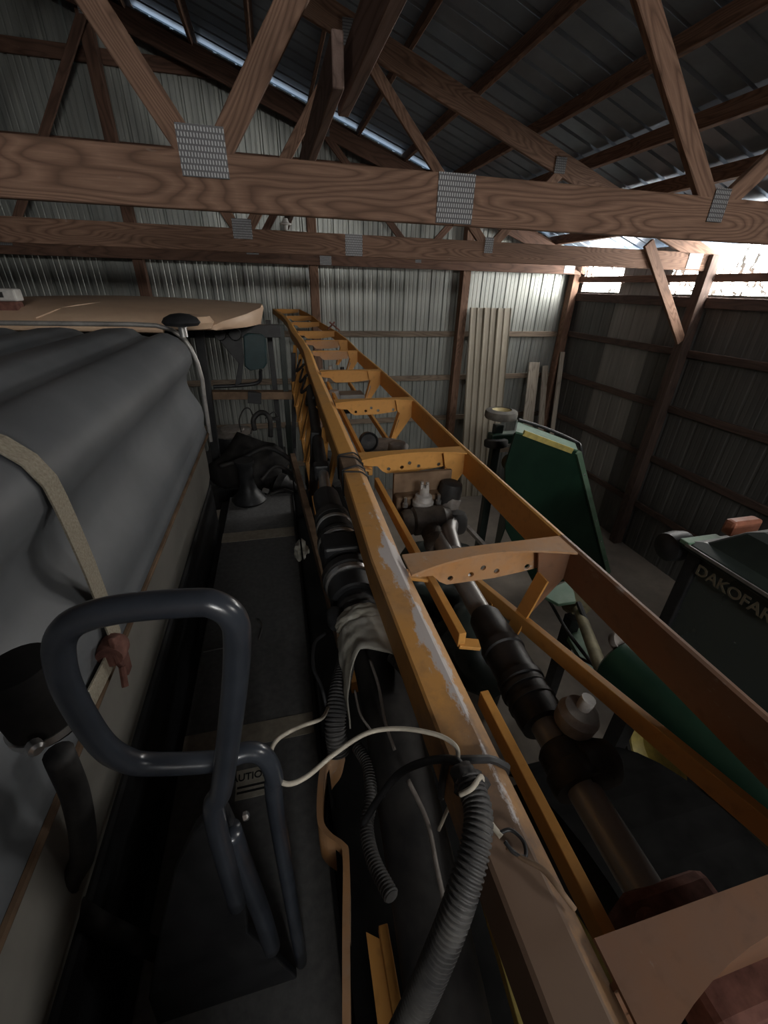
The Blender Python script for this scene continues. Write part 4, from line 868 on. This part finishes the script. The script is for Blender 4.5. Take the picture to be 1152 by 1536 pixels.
cabs = [([at(492, 1062, Z=-.92), at(482, 1078, Z=-.86), at(450, 1090, Z=-.80), at(418, 1108, Z=-.77), at(406, 1130, Z=-.76), at(411, 1160, Z=-.75), at(430, 1176, Z=-.75), at(460, 1165, Z=-.75), at(500, 1132, Z=-.745), at(550, 1100, Z=-.735), at(600, 1093, Z=-.722), at(655, 1102, Z=-.708), at(684, 1120, Z=-.702), at(687, 1145, Z=-.712), at(694, 1162, Z=-.705)], .0042, 'cable', 'cream cable looping from the boom rail over the walkway edge'),
        ([at(690, 1192, Z=-.69), at(708, 1182, Z=-.675), at(722, 1165, Z=-.690), at(724, 1195, Z=-.705), at(735, 1232, Z=-.714), at(752, 1255, Z=-.716)], .0042, 'cable', 'cream cable running down the worn boom rail'),
        ([at(748, 1250, Z=-.715), at(766, 1245, Z=-.714), at(785, 1262, Z=-.714), at(788, 1285, Z=-.714), at(770, 1278, Z=-.713), at(757, 1262, Z=-.710)], .003, 'black', 'dark twisted wire knotted round the cream cable'),
        ([at(760, 1270, Z=-.716), at(785, 1288, Z=-.714), at(815, 1305, Z=-.712), at(840, 1335, Z=-.714), at(862, 1364, Z=-.725)], .0038, 'brown_steel', 'frayed brown cable end lying on the boom rail'),
        ([at(697, 1156, Z=-.705), at(680, 1140, Z=-.715), at(640, 1142, Z=-.76), at(600, 1160, Z=-.83), at(570, 1195, Z=-.90), at(545, 1235, Z=-.96)], .0075, 'black', 'thick black cable crossing above the delivery hose'),
        ([at(488, 950, Z=-.95), at(472, 965, Z=-.93), at(470, 1000, Z=-.93), at(482, 1030, Z=-.95), at(490, 1060, Z=-.98)], .005, 'black', 'black cable bowed out beside the soiled rag'),
        ([at(555, 990, Z=-.885), at(568, 1030, Z=-.888), at(577, 1080, Z=-.90), at(592, 1125, Z=-.915)], .004, 'darkcap', 'grey wire lying along the delivery hose below the rag'),
        ([at(612, 1170, Z=-.93), at(640, 1230, Z=-.95), at(655, 1300, Z=-.97), at(668, 1360, Z=-.99)], .005, 'darkcap', 'grey wire pair on the lower delivery hose'),
        ([at(693, 1172, Z=-.72), at(680, 1195, Z=-.86), at(658, 1245, Z=-.95)], .0035, 'cable', 'thin wire dropping from the tape wrap'),
        ([at(532, 1035, Z=-.92), at(540, 1070, Z=-.93), at(556, 1095, Z=-.95)], .003, 'darkcap', 'fine wire beside the thick corrugated conduit')]
for pts, r_, mt, lab in cabs: B().tube(spline(pts, 8), r_, 8).obj('cable', mt, smooth='all', label=lab, cat='cable')
clump('paper_scrap', tuple(at(452, 825, Z=-1.30)), .045, 'cloth', 'crumpled pale scrap wedged between walkway and boom', 'scrap', .8, 1.5, 1, .6, 9)

# ------------------------------------------------------------------ corn head divider standing in the corner
hd = thing('head_divider', (3.3, 4.0, -H), 'tall green divider panel with yellow stripe standing by the side wall', 'divider')
Yh = 3.9
fp = [at(773, 650, Y=Yh), at(866, 678, Y=Yh), at(911, 858, Y=Yh)]
fp[2].z = max(fp[2].z, -H + .02)
fp += [Vector((3.2, Yh, -H + .02)), Vector((2.55, Yh, -2.6)), at(758, 700, Y=Yh)]
q = B(); q.prism(fp, (0, .03, 0)); q.obj('panel', 'green', hd, bevel=.006)
tl, tr = fp[0], fp[1]
q = B(); q.prism([tl + Vector((0, 0, .004)), tr + Vector((0, 0, .004)), tr + Vector((.07, .16, .03)), tl + Vector((.26, .40, -.02))], (0, 0, .02)); q.obj('cap_panel', 'green_md', hd)
q = B(); q.obox(tl + Vector((.10, -.002, .0)), tr + Vector((-.08, -.004, .02)), .03, .06); q.obj('stripe', 'yellow', hd)
q = B(); q.tube(spline([tl + Vector((.27, .42, .02)), (tl + tr) / 2 + Vector((.20, .34, .05)), tr + Vector((.09, .18, .06)), tr + Vector((.12, .1, .0)), tr + Vector((.16, .02, -.22))]), .018, 8); q.obj('guard_rod', 'black', hd, smooth=True)
q = B(); q.obox(tr + Vector((.0, -.012, 0)), fp[2] + Vector((0, -.012, 0)), .06, .05, up=(0, 1, 0)); q.obj('edge_flange', 'green_lt', hd)
q = B(); q.prism([tl + Vector((0, .03, 0)), tl + Vector((.3, .5, 0)), Vector((tl.x + .3, Yh + .5, -H + .02)), Vector((2.55, Yh + .03, -2.6))], (.02, 0, 0)); q.obj('panel', 'green', hd)
for k in range(5):
    p_ = tr + (fp[2] - tr) * (.15 + .18 * k); B().lathe(p_ + Vector((0, -.036, 0)), p_ + Vector((0, -.1, 0)), [(0, .012), (.006, .012), (.008, .008)], 8).obj('rivet', 'silver', hd)
# gauge wheels on an upright post beside it
gw = thing('gauge_wheel_post', (2.65, 4.62, -H), 'upright green post carrying two small dusty wheels beside the green divider', 'wheel post')
B().box(2.59, 2.70, 4.58, 4.68, -H, -1.50).obj('post', 'dkgreen', gw, bevel=.01)
w1 = at(752, 619, Y=4.62); wheel(gw, w1.x, 4.62, w1.z - .02, .20, .13, 'gauge_wheel', 'tire_grey', 'rim', (0, 0, 1), 0)
w2 = at(746, 662, Y=4.62); wheel(gw, w2.x - .05, 4.56, w2.z, .15, .12, 'gauge_wheel', 'tire', 'dkgreen', (0, .2, 1), 0)
B().box(2.53, 2.92, 4.54, 4.68, w2.z - .02, w2.z + .12).obj('bracket', 'green', gw, bevel=.02)
p_ = at(766, 692, Y=4.5); B().lathe(p_, p_ + Vector((-.03, -.08, 0)), [(0, .05), (0, .11), (.02, .12), (.03, .10), (.03, .03)], 20).obj('hub_disc', 'shaft', gw, smooth=True)
clump('row_unit', (1.75, 3.9, -3.2), .5, 'dkgreen', 'dark green row unit on the floor behind the boom', 'row unit', 1.1, .9, .9, .5, 12)
clump('row_unit', (1.72, 2.72, -3.2), .44, 'dkgreen', 'smaller dark green row unit below the boom cross member', 'row unit', 1.0, 1.1, .9, .5, 15)
B().obox(at(700, 790, Z=-2.75), at(742, 835, Z=-2.85), .05, .05).obj('drive_rod', 'darkcap', smooth=True, label='grey rod slanting over the dark row unit', cat='rod')
# driveline and auger drum
dr = thing('driveline', (2.5, 2.4, -2.9), 'olive driveline shaft with rusty joint and green shield', 'driveline')
B().tube([at(868, 915, Z=-2.5), at(905, 1012, Z=-2.15)], .045, 14).obj('shaft', 'shaft', dr, smooth=True)
B().lathe(at(862, 895, Z=-2.55), at(872, 925, Z=-2.55), [(0, .06), (.02, .12), (.1, .14), (.16, .10), (.2, .07)], 14).obj('joint', 'shaft', dr, smooth=True)
q = B(); g0 = [at(x_, y_, Z=-2.35) for x_, y_ in ((818, 895), (835, 878), (853, 870), (862, 890), (864, 902), (838, 906))]; q.prism(g0, (0, 0, -.03)); q.obj('shield', 'green_lt', dr, bevel=.005)
B().tube(spline([at(868, 905, Z=-2.4), at(876, 925, Z=-2.4), at(884, 945, Z=-2.4)]), .025, 8).obj('pin', 'black', dr, smooth=True)
q = B(); q.prism([at(x_, y_, Z=-2.75) for x_, y_ in ((852, 955), (872, 940), (890, 990), (905, 1010), (890, 1030), (870, 985))], (0, 0, -.05)); q.obj('tongue', 'green_lt', dr)
B().box(2.35, 2.45, 2.3, 2.4, -H, -2.6).obj('stand_leg', 'black', dr)
ad_ = thing('auger_drum', (2.3, 1.3, -H), 'dark green auger drum lying below the boom right rail', 'drum')
a0, a1 = at(922, 992, Z=-2.15), at(1190, 1225, Z=-2.15)
L = (a1 - a0).length
B().lathe(a0, a1, [(0, .10), (.0, .16), (.02, .19), (.06, .197), (L, .197), (L + .15, .197)], 32).obj('drum', 'green', ad_, smooth=True)
cpn = at(924, 962, Z=-2.0); B().lathe(cpn, cpn + Vector((.02, -.1, .12)), [(0, .04), (.0, .062), (.03, .07), (.05, .062), (.052, .055), (.04, .045), (.04, .0)], 22).obj('end_cap', 'darkcap', ad_, smooth=True)
for k in (.2, .8): p_ = a0 + (a1 - a0) * k; B().box(p_.x - .05, p_.x + .05, p_.y - .05, p_.y + .05, -H, -2.3).obj('leg', 'black', ad_)
B().tube(spline([at(815, 885, Z=-2.5), at(850, 945, Z=-2.45), at(890, 998, Z=-2.45)]), .014, 8).obj('cable', 'black', smooth=True, label='black cable strung between row unit and auger drum', cat='cable')
B().tube(spline([at(866, 985, Z=-2.5), at(880, 992, Z=-2.48), at(893, 998, Z=-2.45)]), .012, 8).obj('cable', 'black', smooth=True, label='short black cable at the drum end', cat='cable')

# ------------------------------------------------------------------ tractor with a dark cab by the side wall
tr_ = thing('tractor', (3.0, 1.0, -H), 'dark tractor cab with faded lettering parked by the side wall', 'tractor')
cx0, cx1, cy0, cy1, zc = 2.58, 4.0, .2, 1.77, -1.40
B().box(cx0, cx0 + .09, cy1 - .09, cy1, -2.6, zc - .10).obj('pillar', 'black', tr_, bevel=.01); B().box(cx0, cx0 + .09, cy0, cy0 + .09, -2.6, zc - .10).obj('pillar', 'black', tr_, bevel=.01)
B().box(cx1 - .09, cx1, cy1 - .09, cy1, -2.6, zc - .10).obj('pillar', 'black', tr_); B().box(cx1 - .09, cx1, cy0, cy0 + .09, -2.6, zc - .10).obj('pillar', 'black', tr_)
B().box(cx0 + .03, cx0 + .036, cy0 + .09, cy1 - .09, -2.6, zc - .10).obj('window_glass', 'glass', tr_); B().box(cx0 + .09, cx1 - .09, cy1 - .05, cy1 - .044, -2.6, zc - .1).obj('window_glass', 'glass', tr_)
q = B(); q.loft([[Vector((x_, y_, z_)) for x_, y_ in ((cx0 + i_, cy0 + i_), (cx1 - i_, cy0 + i_), (cx1 - i_, cy1 - i_), (cx0 + i_, cy1 - i_))] for i_, z_ in ((.0, zc - .12), (-.04, zc - .10), (-.04, zc - .06), (.05, zc - .03), (.16, zc + .10), (.22, zc + .13))]); rf = q.obj('roof', 'dkgreen', tr_, bevel=.015)
B().box(cx0 - .05, cx0 + .25, cy1 - .02, cy1 + .05, zc - .075, zc - .045).obj('gutter', 'green_lt', rf, bevel=.006)
B().box(cx0 - .052, cx0 - .042, cy0, cy1, zc - .075, zc - .055).obj('drip_trim', 'galv_pale', rf)
B().box(cx0 + .22, cx0 + .46, cy1 - .06, cy1 + .02, zc - .01, zc + .10).obj('amber_light', 'orange_lens', rf, bevel=.02)
B().lathe((cx0 + .40, cy1 - .42, zc + .11), (cx0 + .40, cy1 - .42, zc + .2), [(0, .03), (.02, .03), (.025, .01)], 10).obj('stud', 'silver', rf, smooth=True)
B().box(cx0 + .55, cx1 - .5, cy0 + .3, cy1 - .45, zc + .12, zc + .16).obj('hatch', 'dkgreen', rf, bevel=.02)
q = B(); q.lathe((cx0 - .04, cy1 + .14, zc - .18), (cx0 + .16, cy1 + .14, zc - .18), [(0, .05), (.02, .10), (.1, .11), (.18, .10), (.2, .05)], 20); q.obj('work_lamp', 'black', tr_, smooth=True)
q = B(); q.box(cx0 + .3, cx0 + .85, .35, .9, -2.6, -1.95); st_ = q.obj('seat', 'dkgreen', tr_, bevel=.08); B().box(cx0 + .3, cx0 + .85, .35, .50, -2.1, -1.50).obj('seat_back', 'dkgreen', tr_, bevel=.06)
B().tube([(cx0 + .12, 1.3, -1.75), (cx0 + .5, 1.2, -1.72)], .02, 8).obj('lever', 'green_lt', tr_, smooth=True)
B().box(cx0 - .02, cx1, cy0 - .6, cy1 + .1, -3.0, -2.58).obj('body', 'dkgreen', tr_, bevel=.04)
for yy in (-.2, 1.35): 
    for xx in (cx0 + .15, cx1 - .15): wheel(tr_, xx, yy, -H + .45, .45, .30)
R_ = Matrix(((0, 0, -1), (-1, 0, 0), (0, 1, 0)))
text('DAKOFARM', .105, 'letter', tr_, (cx0 - .006, cy1 - .10, zc - .23), R_.to_4x4(), ext=.002)
